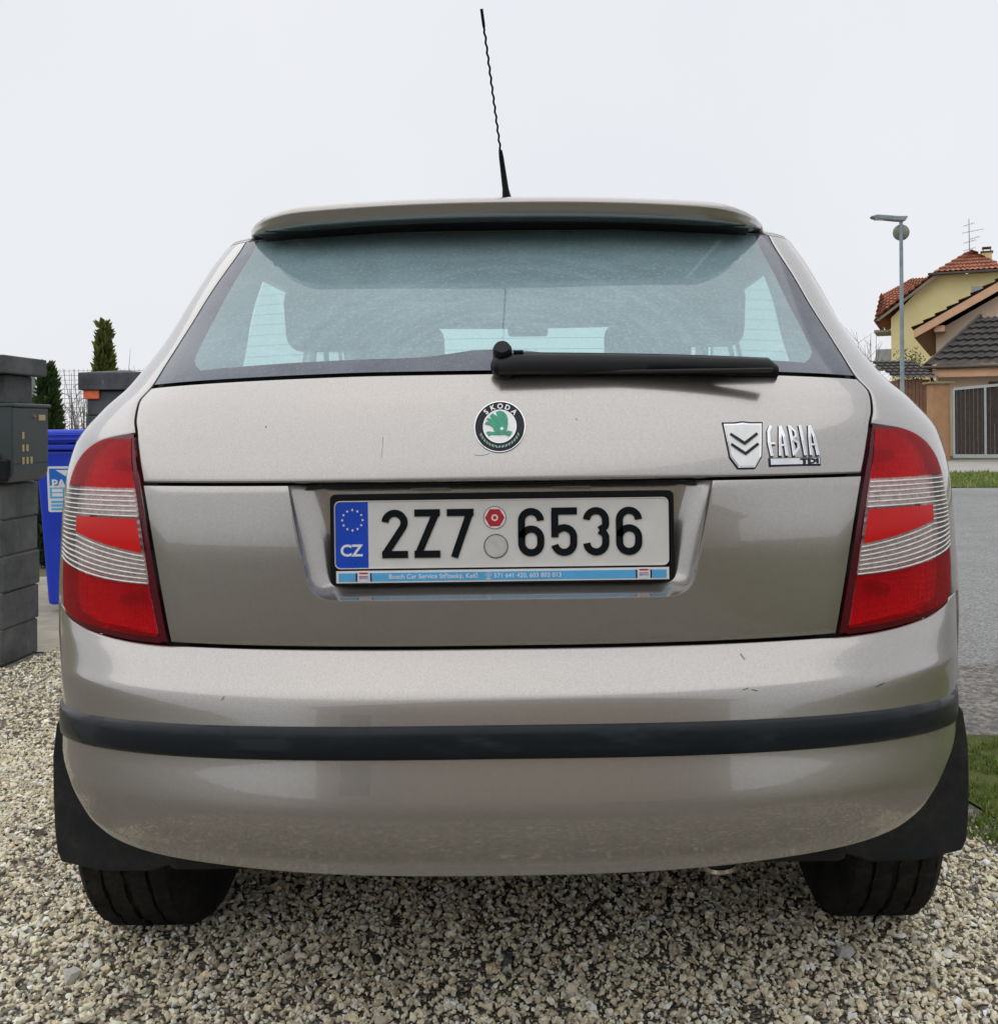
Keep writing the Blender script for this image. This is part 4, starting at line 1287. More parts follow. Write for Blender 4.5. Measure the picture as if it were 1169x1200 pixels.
# ------------------------------------------------------------------ grass
def blades(n, x0, x1, y0, y1, h, wd, name, label, cond=None, cols=((.10, .17, .025), (.16, .25, .04), (.24, .27, .08))):
    p = region(n, x0, x1, y0, y1)
    # clumps
    nx = np.array([noise.noise((a * 5, b_ * 5, 0)) for a, b_ in p[:, :2]])
    keep = (nx > -.25) | (rng.random(n) < .3)
    if cond is not None: keep &= cond(p)
    p = p[keep]; n = len(p)
    a = rng.uniform(0, 2 * PI, n); hh = h * rng.uniform(.4, 1.2, n); lean = rng.uniform(.1, .9, n) * hh
    d = np.stack([np.cos(a), np.sin(a), np.zeros(n)], 1); e = np.stack([-np.sin(a), np.cos(a), np.zeros(n)], 1) * wd
    b0, b1 = p - e / 2, p + e / 2
    mid = p + d * lean[:, None] * .4; mid[:, 2] += hh * .6
    tp = p + d * lean[:, None]; tp[:, 2] += hh
    m0, m1 = mid - e * .4, mid + e * .4
    V = np.stack([b0, b1, m1, m0, tp], 1).reshape(-1, 3)
    k = np.arange(n)[:, None] * 5
    T = np.concatenate([k + np.array([[0, 1, 2]]), k + np.array([[0, 2, 3]]), k + np.array([[3, 2, 4]])], 0)
    c = np.array(cols)[rng.integers(0, len(cols), n)] * rng.uniform(.7, 1.3, (n, 1))
    o = fast_mesh(name, V, T, np.repeat(c, 5, 0), M['grass'])
    tag(o, label, 'grass', kind='stuff')
M['grass'] = attr_mat('grass_blades', 0.6, noise_amt=.1, nscale=8, trans=.35)
blades(17000, 1.02, 2.0, 2.15, 3.25, .020, .0045, 'grass', 'short green grass beside the car on the right', cond=lambda p: (p[:, 0] > 1.10 + .12 * np.sin(p[:, 1] * 9)) & (np.sin(p[:, 0] * 23 + 3 * np.sin(p[:, 1] * 11)) + np.sin(p[:, 1] * 17 + p[:, 0] * 9) > -.9))
blades(12000, 6.0, 14.0, 15.9, 20.6, .075, .02, 'grass', 'green grass strip on the far side of the road', cols=((.13, .20, .04), (.18, .25, .05), (.27, .28, .10)))

# ------------------------------------------------------------------ left: gate pillars, letter box, bin
def block_mat():
    m, t, b = new_mat('charcoal_concrete_block')
    setp(b, rough=0.85, spec=0.25)
    n = tex(t, 'noise', 6, 8, 0.7); n2 = tex(t, 'noise', 22, 6, 0.75, stretch=(1, 1, .25)); n3 = tex(t, 'noise', 130, 5, 0.7)
    c = ramp(t, n.outputs[0], [(0.3, (0.055, 0.058, 0.060)), (0.75, (0.15, 0.153, 0.156))])
    lime = ramp(t, n2.outputs[0], [(0.60, (0, 0, 0)), (0.78, (0.8, 0.8, 0.8))])
    t.links.new(mixc(t, lime, c, (0.27, 0.27, 0.28)), b.inputs['Base Color'])
    bump(t, b, n3.outputs[0], 0.5, 0.006)
    return m
M['block'] = block_mat()
def pillar(x0, x1, y0, y1, rows_z, cap, label):
    p = empty('gate_pillar', ((x0 + x1) / 2, (y0 + y1) / 2, 0))
    tag(p, label, 'pillar', 'dark concrete gate pillars on the left')
    for k, (a, b_) in enumerate(rows_z):
        j = .004 * ((k * 37) % 5 - 2) / 2
        MB().box((x0 + j, y0 + j, a + .0025), (x1 + j, y1 + j, b_ - .0025), .006, 2).build('concrete_block', M['block'], p)
    MB().box((x0 + .012, y0 + .012, 0.0), (x1 - .012, y1 - .012, rows_z[-1][1]), 0).build('mortar_core', M['concrete'], p) if len(rows_z) > 1 and rows_z[-1][1] < 1 else None
    if cap:
        a, b_, ov = cap
        v = [(x0 - ov, y0 - ov, a), (x1 + ov, y0 - ov, a), (x1 + ov, y1 + ov, a), (x0 - ov, y1 + ov, a)]
        cx, cy = (x0 + x1) / 2, (y0 + y1) / 2
        mb = MB(); h = b_ - a
        top = [(x0 - ov, y0 - ov, a + h * .82), (x1 + ov, y0 - ov, a + h * .82), (x1 + ov, y1 + ov, a + h * .82), (x0 - ov, y1 + ov, a + h * .82)]
        mb.poly(v + top + [(cx, cy, b_)], [[3, 2, 1, 0], [0, 1, 5, 4], [1, 2, 6, 5], [2, 3, 7, 6], [3, 0, 4, 7], [4, 5, 8], [5, 6, 8], [6, 7, 8], [7, 4, 8]])
        o = mb.build('cap_stone', M['block'], p)
        bv = o.modifiers.new('b', 'BEVEL'); bv.width = .006; bv.segments = 2
    return p
bh = .155
pl = pillar(-2.60, -2.25, 4.34, 4.64, [(k * bh, (k + 1) * bh) for k in range(5)], None, 'dark concrete block pillar at the left edge carrying the letter box')
MB().box((-2.56, 4.39, 1.120), (-2.262, 4.62, 1.242), .006).build('concrete_block', M['block'], pl)
mb = MB(); mb.box((-2.63, 4.31, 1.245), (-2.222, 4.675, 1.322), .006)
mb.build('cap_stone', M['block'], pl)
# letter box built into that pillar
M['box_paint'] = simple('dark_green_grey_metal', (0.030, 0.042, 0.046), 0.38, 0.15, 6, coat=0.2)
M['brass'] = simple('brass_dots', (0.55, 0.45, 0.22), 0.35, 0.1, 20, metal=0.6)
lb = MB()
prof = [(-2.50, .790), (-2.215, .780), (-2.190, .815), (-2.186, .86), (-2.186, 1.100), (-2.20, 1.112), (-2.50, 1.116)]
lb.prism([(x, 4.305, z) for x, z in prof], (0, .305, 0))
box_o = lb.build('letter_box', M['box_paint'])
bv = box_o.modifiers.new('b', 'BEVEL'); bv.width = .008; bv.segments = 3; bv.limit_method = 'ANGLE'; bv.angle_limit = R(35)
tag(box_o, 'dark grey green metal letter box built into the left pillar', 'letter box')
MB().box((-2.52, 4.298, 1.102), (-2.176, 4.618, 1.117), .004).build('lid_rim', M['box_paint'], box_o)
MB().box((-2.1875, 4.312, .858), (-2.1845, 4.604, .862), .001).build('door_seam', M['black'], box_o)
MB().cyl((-2.188, 4.480, 1.062), (-2.182, 4.480, 1.062), .009, seg=16).build('lock', M['chrome'], box_o, True)
MB().box((-2.187, 4.52, 1.045), (-2.1835, 4.577, 1.070), .001).build('name_plate', M['brass'], box_o)
for r_, cs in ((0, (0,)), (1, (0, 1)), (2, (0, 1, 2))):
    for c_ in cs:
        y = 4.378 + c_ * .034; z = .995 - r_ * .054
        MB().box((-2.187, y, z - .030), (-2.1835, y + .017, z), .001).build('air_slot', M['brass'], box_o)
mb = MB().box((-2.36, 4.288, .79), (-2.20, 4.306, .88), .006).box((-2.30, 4.275, .85), (-2.245, 4.30, .905), .006)
mb.build('latch', M['black'], box_o)
p2 = pillar(-2.84, -2.50, 6.42, 6.74, [(k * .156, (k + 1) * .156) for k in range(8)], (1.252, 1.385, .035), 'dark concrete pillar behind the blue bin with pyramid cap')
MB().box((-2.852, 6.405, 1.195), (-2.752, 6.42, 1.252), .006).build('orange_reflector', simple('orange_reflector', (0.85, 0.17, 0.05), 0.3, 0.15, 30), p2)

M['bin'] = simple('blue_bin_plastic', (0.008, 0.045, 0.56), 0.36, 0.12, 5, bmp=0.05, bscale=200)
bn = empty('paper_bin', (-2.50, 5.80, 0))
tag(bn, 'blue wheeled recycling bin with white paper sticker behind the car', 'bin')
def taper(x0, x1, y0, y1, z0, z1, dx, dy, bev=.02, name='bin_body', mat=None, par=bn):
    v = [(x0 + dx, y0 + dy, z0), (x1 - dx, y0 + dy, z0), (x1 - dx, y1 - dy, z0), (x0 + dx, y1 - dy, z0), (x0, y0, z1), (x1, y0, z1), (x1, y1, z1), (x0, y1, z1)]
    mb = MB(); mb.poly(v, [[3, 2, 1, 0], [0, 1, 5, 4], [1, 2, 6, 5], [2, 3, 7, 6], [3, 0, 4, 7], [4, 5, 6, 7]])
    o = mb.build(name, mat or M['bin'], par)
    b = o.modifiers.new('b', 'BEVEL'); b.width = bev; b.segments = 3
    return o
taper(-2.735, -2.265, 5.57, 6.06, .04, .895, .035, .06)
taper(-2.752, -2.248, 5.545, 6.08, .895, .925, .0, .0, .008, 'rim')
taper(-2.75, -2.25, 5.54, 6.09, .930, 1.005, -.0, -.0, .02, 'lid')
for q in (.948, .972): MB().box((-2.74, 5.532, q), (-2.26, 5.541, q + .008), .002).build('lid_rib', M['bin'], bn)
for q in (-2.70, -2.30):
    MB().cyl((q - .02, 6.03, .10), (q + .02, 6.03, .10), .10, seg=24).build('wheel', M['tyre'], bn, True)
MB().cyl((-2.70, 6.12, .90), (-2.30, 6.12, .90), .015).build('handle', M['bin'], bn, True)
# sticker on the bin
def ybin(x, z): return 5.57 + .06 * (.895 - z) / .855
st = lay('paper_sticker', rrect(-2.672, .555, -2.455, .805, .012), M['white'], bn, ybin, .0020)
st.matrix_parent_inverse = Matrix.Translation(-bn.location)
def onb(name, shape, mat, h): return lay(name, shape, mat, st, ybin, h)
M['sticker_blue'] = simple('sticker_blue', (0.012, 0.16, 0.62), 0.4, 0.08, 20)
onb('sticker_field', rect(-2.660, .700, -2.467, .793), M['sticker_blue'], .0028)
onb('sticker_field', rect(-2.660, .630, -2.467, .690), M['sky_blue'], .0028)
onb('sticker_arrow', ([(-2.625, .785), (-2.50, .785), (-2.50, .700), (-2.56, .745)], [[0, 1, 2, 3]]), M['white'], .0036)
onb('sticker_text', move(text2d('PAPÍR', .062, .165, .002), -2.5635, .7165), M['white'], .0042)
onb('sticker_lines', merge2(*[rect(-2.655, q, -2.50, q + .012) for q in (.565, .585, .605)]), M['sky_blue'], .0028)
onb('sticker_boxes', merge2(rect(-2.648, .640, -2.59, .658), rect(-2.648, .664, -2.59, .682), rect(-2.57, .640, -2.50, .658)), M['white'], .0040)

# ------------------------------------------------------------------ trees and shrubs on the left, wire fence
M['thuja'] = attr_mat('thuja_foliage', 0.7, noise_amt=.15, nscale=30, trans=.2)
M['bark'] = simple('bark', (0.09, 0.065, 0.045), 0.9, 0.35, 20, bmp=0.4, bscale=60)
def thuja(x, y, h, rmax, n, label, tone, z0=0.0):
    t = empty('thuja_tree', (x, y, z0)); tag(t, label, 'tree', 'evergreen trees behind the left pillars')
    MB().cyl((x, y, z0 - .02), (x + .01, y, z0 + h * .9), .035, .006, 8).build('trunk', M['bark'], t)
    z = rng.beta(1.1, 1.5, n) * h
    lump = np.array([.75 + .6 * noise.noise((q * 5.1, a_ * 1.3, x)) for q, a_ in zip(z, rng.uniform(0, 6.28, n))])
    ang = rng.uniform(0, 2 * PI, n)
    lump = np.array([.80 + .55 * noise.noise((q * 6, 1.6 * math.cos(a_) + x, 1.6 * math.sin(a_))) for q, a_ in zip(z, ang)])
    rad = rmax * np.power(np.clip(1 - z / h, 0, 1), .62) * np.minimum(1, .35 + z / h * 4) * np.sqrt(rng.uniform(.25, 1, n)) * lump
    c = np.stack([x + rad * np.cos(ang), y + rad * np.sin(ang), z0 + z], 1)
    s = h * .022 * rng.uniform(.6, 1.5, n)
    up = np.stack([.5 * np.cos(ang), .5 * np.sin(ang), np.ones(n)], 1) + rng.normal(0, .35, (n, 3)); up /= np.linalg.norm(up, axis=1)[:, None]
    sd = np.cross(up, rng.normal(size=(n, 3))); sd /= np.linalg.norm(sd, axis=1)[:, None]
    V = np.stack([c, c + (sd * .45 + up * .8) * s[:, None], c + up * s[:, None] * 1.9, c + (-sd * .45 + up * .8) * s[:, None]], 1).reshape(-1, 3)
    k = np.arange(n)[:, None] * 4; T = np.concatenate([k + np.array([[0, 1, 2]]), k + np.array([[0, 2, 3]])], 0)
    col = np.array(tone) * rng.uniform(.6, 1.5, (n, 1)) * np.array([1, 1, 1])
    fast_mesh('crown', V, T, np.repeat(col, 4, 0), M['thuja'], t).matrix_parent_inverse = Matrix.Translation(-t.location)
thuja(-3.85, 9.0, 1.94, .16, 3800, 'slim light green thuja rising above the capped pillar', (.11, .125, .03))
thuja(-3.66, 7.6, 1.48, .21, 6500, 'dark green thuja just right of the letter box pillar', (.045, .075, .022))
thuja(-3.30, 7.9, 1.05, .16, 3000, 'small dark thuja between the pillar and the fence', (.030, .050, .018))
def twigs(x, y, h, sp, n, name, label, col, group=None, z0=0):
    t = empty(name, (x, y, z0)); tag(t, label, 'shrub', group)
    mb = MB()
    for k in range(n):
        a = rng.uniform(0, 2 * PI); r_ = rng.uniform(0, sp * .3)
        p = Vector((x + r_ * math.cos(a), y + r_ * math.sin(a), z0)); hh = h * rng.uniform(.6, 1.05)
        d = Vector((rng.normal(0, sp * .5), rng.normal(0, sp * .3), hh))
        q = p + d * .55 + Vector((rng.normal(0, .03 * h), 0, 0)); e = p + d
        rr = .006 * h
        mb.cyl(p, q, rr, rr * .6, 4, False).cyl(q, e, rr * .6, rr * .2, 4, False)
        for j in range(4):
            f = rng.uniform(.4, .95); s0 = p + d * f
            mb.cyl(s0, s0 + Vector((rng.normal(0, .10 * h), rng.normal(0, .08 * h), rng.uniform(.05, .2) * h)), rr * .4, rr * .12, 3, False)
    mb.build('branches', simple('twig_' + name, col, 0.9, 0.25, 20), t)
twigs(-4.35, 9.8, 1.55, .45, 46, 'bare_shrub', 'bare grey twigs in front of the wire fence on the left', (.16, .13, .12))
# welded wire fence
wf = empty('wire_fence', (-4.8, 11, 0)); tag(wf, 'thin wire mesh fence behind the pillars on the left', 'fence')
M['galv'] = simple('galvanised_steel', (0.33, 0.35, 0.36), 0.45, 0.15, 12, metal=0.7)
for x in lin(-7.0, -2.4, 93):
    MB().cyl((x, 11, 0), (x, 11, 1.66), .0024, seg=4, caps=False).build('wire', M['galv'], wf)
for z in lin(.06, 1.64, 33):
    MB().cyl((-7.0, 11.004, z), (-2.4, 11.004, z), .0024, seg=4, caps=False).build('wire', M['galv'], wf)
for x in (-7.0, -5.5, -2.4):
    MB().cyl((x, 11.03, 0), (x, 11.03, 1.68), .022, seg=10).build('post', M['galv'], wf)

# ------------------------------------------------------------------ right: street lamp
M['lamp_post'] = simple('weathered_steel_post', (0.26, 0.31, 0.34), 0.5, 0.2, 3, metal=0.4)
sl = empty('street_lamp', (8.28, 24, 0)); tag(sl, 'tall grey street lamp with flat head and round loudspeaker', 'street lamp')
MB().cyl((8.28, 24, 0), (8.28, 24, 1.2), .085, .08, 14).cyl((8.28, 24, 1.2), (8.28, 24, 5.75), .052, .042, 14).build('pole', M['lamp_post'], sl, True)
mb = MB(); mb.prism([(8.42, 23.9, 5.86), (8.22, 23.9, 5.86), (7.70, 23.9, 5.90), (7.56, 23.9, 5.86), (7.62, 23.9, 5.81), (8.20, 23.9, 5.75), (8.36, 23.9, 5.75)], (0, .20, 0))
o = mb.build('lamp_head', M['lamp_post'], sl); bv = o.modifiers.new('b', 'BEVEL'); bv.width = .015; bv.segments = 2
MB().box((7.66, 23.915, 5.785), (8.16, 24.085, 5.815), .01, M=Matrix.Translation((0, 0, .0)) @ Matrix.Rotation(R(0), 4, 'Y')).build('lamp_glass', simple('lamp_glass_bowl', (0.6, 0.62, 0.62), 0.2, 0.1, 10), sl)
mb = MB(); mb.lathe([(.0, -.10), (.08, -.095), (.15, -.05), (.185, .0), (.19, .02), (.17, .03), (.0, .06)], 28, Matrix.Translation((8.31, 24.09, 5.50)) @ Matrix.Rotation(R(-75), 4, 'X') @ Matrix.Rotation(R(20), 4, 'Y'))
mb.build('loudspeaker', simple('olive_grey_speaker', (0.24, 0.24, 0.20), 0.5, 0.3, 6), sl, True)

# ------------------------------------------------------------------ right: sliding gate with pillar
M['gate_pillar'] = simple('ochre_render', (0.38, 0.215, 0.11), 0.85, 0.15, 4, bmp=0.2)
gp = empty('entrance_pillar', (10.34, 27.2, 0)); tag(gp, 'ochre rendered pillar beside the brown board gate', 'pillar')
MB().box((10.10, 27.0, -.1), (10.56, 27.45, 2.05), .012).build('shaft', M['gate_pillar'], gp)
MB().box((10.02, 26.92, 2.05), (10.66, 27.53, 2.105), .01).build('cap', simple('olive_cap', (0.24, 0.20, 0.10), 0.7, 0.2, 6), gp)
M['board'] = simple('dark_stained_board', (0.034, 0.026, 0.023), 0.7, 0.45, 9, bmp=0.3, bscale=40)
M['gate_frame'] = simple('grey_gate_frame', (0.42, 0.44, 0.45), 0.45, 0.08, 6, metal=0.3)
ga = empty('sliding_gate', (12.0, 26.6, 0)); tag(ga, 'dark brown vertical board gate in a pale grey frame', 'gate')
gx0, gx1 = 10.62, 15.2
def gy(x): return 26.95 - (x - gx0) * .25
def gtop(x): return 1.90 + (x - gx0) * .085
n = 46
for k in range(n):
    a = gx0 + (gx1 - gx0) * k / n; b_ = gx0 + (gx1 - gx0) * (k + 1) / n - .012
    yy = gy(a) + random.uniform(-.004, .004)
    mb = MB(); mb.prism([(a, yy, .16), (b_, yy - .02, .16), (b_, yy - .02, gtop(b_) - .02), (a, yy, gtop(a) - .02)], (0, .022, 0)); mb.build('board', M['board'], ga)
for x in (gx0, 11.37, 12.9, 14.4, 15.2):
    mb = MB(); mb.box((x - .028, gy(x) - .05, .10), (x + .028, gy(x) - .014, gtop(x) + .02), .004); mb.build('stile', M['gate_frame'], ga)
for f0, f1 in ((lambda x: gtop(x) - .03, lambda x: gtop(x) + .04), (lambda x: .10, lambda x: .19)):
    mb = MB(); mb.prism([(gx0, gy(gx0) - .056, f0(gx0)), (gx1, gy(gx1) - .056, f0(gx1)), (gx1, gy(gx1) - .056, f1(gx1)), (gx0, gy(gx0) - .056, f1(gx0))], (0, .04, 0)); mb.build('rail', M['gate_frame'], ga)

# ------------------------------------------------------------------ houses
def tile_mat(name, c1, c2, c3):
    m, t, b = new_mat(name); setp(b, rough=0.8)
    n = tex(t, 'noise', 1.5, 6, 0.7); v = tex(t, 'voro', 4)
    c = ramp(t, n.outputs[0], [(0.3, c1), (0.7, c2)]); s = ramp(t, v.outputs['Color'], [(0.3, (.8,) * 3), (0.9, (1.15,) * 3)])
    t.links.new(mixc(t, 1.0, c, s, 'MULTIPLY'), b.inputs['Base Color'])
    return m
def tiled_roof(name, a, b_, c, d_, nu, nv, mat, parent, h=.045):
    """tiles on the quad a (eave left) b (eave right) c (top right) d (top left): each course steps, each tile is rounded"""
    a, b_, c, d_ = map(Vector, (a, b_, c, d_)); nrm = (b_ - a).cross(d_ - a).normalized()
    vs, fs = [], []
    su = 4
    for r in range(nv):
        for e in (0, 1):
            v = (r + e) / nv
            L, Rr = a.lerp(d_, v), b_.lerp(c, v)
            for k in range(nu * su + 1):
                u = k / (nu * su); ww = math.sin(2 * PI * k / su) * h * .35
                vs.append(L.lerp(Rr, u) + nrm * (ww + (h if e == 0 else .005)))
    w_ = nu * su + 1
    for r in range(nv):
        for k in range(nu * su):
            q = r * 2 * w_ + k
            fs.append([q, q + 1, q + w_ + 1, q + w_])
            if r: fs.append([q - w_, q - w_ + 1, q + 1, q])
    return mesh(name, vs, fs, mat, parent)
M['tile_red'] = tile_mat('terracotta_tile', (.33, .125, .075), (.44, .18, .11), None)
M['tile_dark'] = tile_mat('dark_brown_tile', (.030, .026, .025), (.072, .062, .058), None)
M['render_yellow'] = simple('yellow_render', (0.74, 0.63, 0.33), 0.9, 0.06, 1.2, bmp=0.2)
M['render_peach'] = simple('peach_render', (0.76, 0.60, 0.46), 0.9, 0.05, 1.2, bmp=0.2)
M['fascia'] = simple('peach_fascia', (0.70, 0.42, 0.26), 0.7, 0.08, 3)
M['gutter'] = simple('brown_gutter', (0.075, 0.055, 0.048), 0.5, 0.2, 4)
M['window'] = simple('house_window_glass', (0.05, 0.07, 0.09), 0.08, 0.3, 2)
M['frame_w'] = simple('white_window_frame', (0.7, 0.7, 0.69), 0.5, 0.05, 4)

# yellow house: gable wall towards us with clipped (half hip) roof
yh = empty('yellow_house', (19.95, 60, 0)); tag(yh, 'yellow rendered house with terracotta half hip roof behind the lamp', 'house')
Y0, Y1 = 60.0, 70.0
xl, xr = 19.95, 28.65; ax = 24.3
wall = [(xl, 0), (xr, 0), (xr, 7.2), (26.3, 9.55), (22.3, 9.55), (xl, 7.2)]
MB().prism([(x, Y0, z) for x, z in wall], (0, Y1 - Y0, 0)).build('wall', M['render_yellow'], yh)
ov = .55
EL = (19.20, 7.30); TL = (ax, 11.05)
def slope(z): return EL[0] + (z - EL[1]) / (TL[1] - EL[1]) * (TL[0] - EL[0])
zc = 9.62
rp = tiled_roof('roof', (EL[0], Y1 + .6, EL[1]), (EL[0], Y0 - ov, EL[1]), (slope(zc), Y0 - ov, zc), (slope(zc), Y1 + .6, zc), 34, 9, M['tile_red'], yh, .10)
tiled_roof('roof_upper', (slope(zc), Y1 + .6, zc), (slope(zc), Y0 - ov, zc), (ax, Y0 + 1.6, TL[1]), (ax, Y1 + .6, TL[1]), 34, 5, M['tile_red'], rp, .10)
tiled_roof('roof_half_hip', (slope(zc) - .1, Y0 - ov, zc + .02), (2 * ax - slope(zc) + .1, Y0 - ov, zc + .02), (ax + .05, Y0 + 1.6, TL[1]), (ax - .05, Y0 + 1.6, TL[1]), 14, 6, M['tile_red'], rp, .10)
tiled_roof('roof_far_side', (2 * ax - EL[0], Y0 - ov, EL[1]), (2 * ax - EL[0], Y1 + .6, EL[1]), (ax, Y1 + .6, TL[1]), (ax, Y0 + .8, TL[1]), 34, 14, M['tile_red'], rp, .10)
# lower wing of the same roof on the left
tiled_roof('roof_wing', (19.05, Y1 - 1, 7.1), (19.05, Y0 + .2, 7.1), (19.42, Y0 + .2, 8.75), (19.42, Y1 - 1, 8.75), 18, 6, M['tile_red'], rp, .09)
tiled_roof('roof_wing_front', (19.05, Y0 + .15, 7.1), (22.3, Y0 + .15, 9.45), (21.0, Y0 + 2.4, 9.75), (19.42, Y0 + 2.4, 8.95), 12, 7, M['tile_red'], rp, .09)
mb = MB()
mb.prism([(19.10, Y0 - ov, 7.02), (19.30, Y0 - ov, 7.02), (22.5, Y0 - ov, 9.40), (22.4, Y0 - ov, 9.56)], (0, .12, 0))
mb.build('barge_board', simple('grey_brown_board', (0.22, 0.18, 0.15), 0.7, 0.1, 3), yh); mb = MB()
mb.prism([(29.50, Y0 - ov, 7.02), (29.30, Y0 - ov, 7.02), (26.1, Y0 - ov, 9.40), (26.2, Y0 - ov, 9.56)], (0, .12, 0))
mb.build('barge_board', bpy.data.materials['grey_brown_board'], yh)
MB().box((22.0, Y0 - ov - .12, 9.50), (26.6, Y0 - ov + .02, 9.64), .03).build('gutter', M['gutter'], yh)
ch = MB().box((24.95, 62.2, 10.0), (25.5, 62.8, 11.05), .02).build('chimney', M['render_yellow'], yh)
MB().box((24.88, 62.13, 11.05), (25.57, 62.87, 11.13), .01).build('chimney_cap', M['gutter'], ch)
MB().box((24.97, 62.2, 11.30), (25.47, 62.8, 11.38), .01).box((25.0, 62.25, 11.13), (25.05, 62.3, 11.30)).box((25.40, 62.25, 11.13), (25.45, 62.3, 11.30)).build('chimney_cowl', M['gutter'], ch)
ae = MB().cyl((24.27, 61.7, 10.9), (24.25, 61.7, 13.0), .030, .022, 6)
for z, a, b_ in ((12.65, -.30, .28), (12.25, -.35, .75), (11.85, .05, .55), (11.65, -.30, .35), (11.20, -.30, .32)):
    ae.cyl((24.26 + a, 61.7, z - .06), (24.26 + b_, 61.5, z + .06), .014, seg=5)
    for k in range(5):
        f = k / 4; x = 24.26 + a + (b_ - a) * f; ae.cyl((x, 61.4, z - .06 + .12 * f - .10), (x, 62.0, z - .06 + .12 * f + .10), .010, seg=4)
ae.build('television_aerial', M['galv'], yh)
bal = MB().box((19.05, Y0 + .8, 4.3), (20.0, Y0 + 3.5, 4.5), .01).build('balcony', M['concrete'], yh)
MB().box((19.05, Y0 + .75, 4.52), (20.0, Y0 + .80, 5.45), .01).build('balcony_rail', simple('grey_balcony_panel', (0.36, 0.38, 0.40), 0.5, 0.05, 3), bal)
MB().box((18.95, Y0 + .7, 6.45), (20.0, Y0 + 3.5, 6.60), .01).build('balcony_roof', M['concrete'], yh)
wn = MB().box((24.30, Y0 - .03, 8.45), (24.85, Y0 + .02, 8.80), .01).build('roof_vent', M['galv'], yh)

# peach house with gable roof, in front a lower wing with dark tiles
ph = empty('peach_house', (12.58, 35.3, 0)); tag(ph, 'peach gable house with dark roof edge behind the tiled garage', 'house')
Yp, Yb = 36.0, 46.0
sl_ = (6.05 - 4.27) / (15.78 - 12.58)
apx = 18.6
def pz(x): return 4.27 + (x - 12.58) * sl_
MB().prism([(13.24, Yp, 0), (2 * apx - 13.24, Yp, 0), (2 * apx - 13.24, Yp, 4.35), (apx, Yp, pz(apx) - .38), (13.24, Yp, pz(13.24) - .42)], (0, Yb - Yp, 0)).build('wall', M['render_peach'], ph)
yv = Yp - .7
rf2 = tiled_roof('roof', (12.50, Yb + .5, pz(12.50) + .04), (12.50, yv - .05, pz(12.50) + .04), (apx, yv - .05, pz(apx) + .04), (apx, Yb + .5, pz(apx) + .04), 34, 16, M['tile_dark'], ph, .08)
tiled_roof('roof_far_side', (2 * apx - 12.5, yv, pz(12.5) + .04), (2 * apx - 12.5, Yb + .5, pz(12.5) + .04), (apx, Yb + .5, pz(apx) + .04), (apx, yv, pz(apx) + .04), 34, 16, M['tile_dark'], rf2, .08)
mb = MB()
mb.prism([(12.55, yv, pz(12.55) - .30), (12.55, yv, pz(12.55) - .02), (apx, yv, pz(apx) - .02), (apx, yv, pz(apx) - .34)], (0, .10, 0))
mb.build('barge_board', M['fascia'], ph); mb = MB()
mb.prism([(2 * apx - 12.55, yv, pz(12.55) - .30), (2 * apx - 12.55, yv, pz(12.55) - .02), (apx, yv, pz(apx) - .02), (apx, yv, pz(apx) - .34)], (0, .10, 0))
mb.build('barge_board', M['fascia'], ph)
mb = MB(); mb.prism([(12.58, yv + .1, pz(12.58) - .32), (13.24, yv + .1, pz(13.24) - .36), (13.24, Yb, pz(13.24) - .36), (12.58, Yb, pz(12.58) - .32)], (0, 0, .05)); mb.build('soffit', simple('brown_soffit', (0.20, 0.10, 0.05), 0.7, 0.1, 3), ph)
MB().box((13.2, yv + .15, pz(13.3) - .52), (13.55, Yp + .1, pz(13.3) - .30), .02).build('purlin_end', M['fascia'], ph)
ph.rotation_euler.z = R(-23); yh.rotation_euler.z = R(-21)
gr = empty('garage', (11.40, 31.1, 0)); gr.rotation_euler.z = R(-20); tag(gr, 'low peach garage with dark brown tiled hip roof behind the gate', 'garage')
# garage in front
wl = 11.75; Yw = 31.6
MB().box((wl, Yw, 0), (20.0, 36.2, 2.62)).build('wall', M['render_peach'], gr)
dk = tiled_roof('roof', (wl - .35, Yw - .5, 2.74), (20.5, Yw - .5, 2.74), (19.0, Yw + 2.2, 4.42), (wl + 1.32, Yw + 2.2, 4.42), 30, 8, M['tile_dark'], gr, .07)
tiled_roof('roof_hip', (wl - .35, 36.0, 2.74), (wl - .35, Yw - .5, 2.74), (wl + 1.32, Yw + 2.2, 4.42), (wl + 1.32, 36.0, 4.42), 16, 8, M['tile_dark'], dk, .07)
MB().cyl((wl - .30, Yw - .45, 2.80), (wl + 1.34, Yw + 2.2, 4.48), .07, seg=8).build('hip_ridge', M['tile_dark'], dk)
MB().cyl((wl - .45, Yw - .56, 2.70), (20.5, Yw - .56, 2.70), .055, seg=10).build('gutter', M['gutter'], gr)
MB().box((wl - .30, Yw - .48, 2.40), (20.4, Yw - .36, 2.64), .01).build('fascia_board', M['fascia'], gr)
MB().cyl((wl - .2, Yw - .56, 2.68), (wl - .15, Yw - .2, 2.30), .05, seg=8).cyl((wl - .15, Yw - .2, 2.30), (wl + .12, Yw - .06, 2.15), .05, seg=8).cyl((wl + .12, Yw - .06, 2.15), (wl + .12, Yw - .06, 0), .05, seg=8).build('downpipe', M['gutter'], gr)
w1 = MB().box((13.3, Yw - .03, 1.0), (15.0, Yw + .02, 2.18), .01).build('window', M['window'], gr)
MB().box((13.2, Yw - .06, 2.18), (15.1, Yw + .02, 2.26), .01).build('window_hood', M['gutter'], w1)

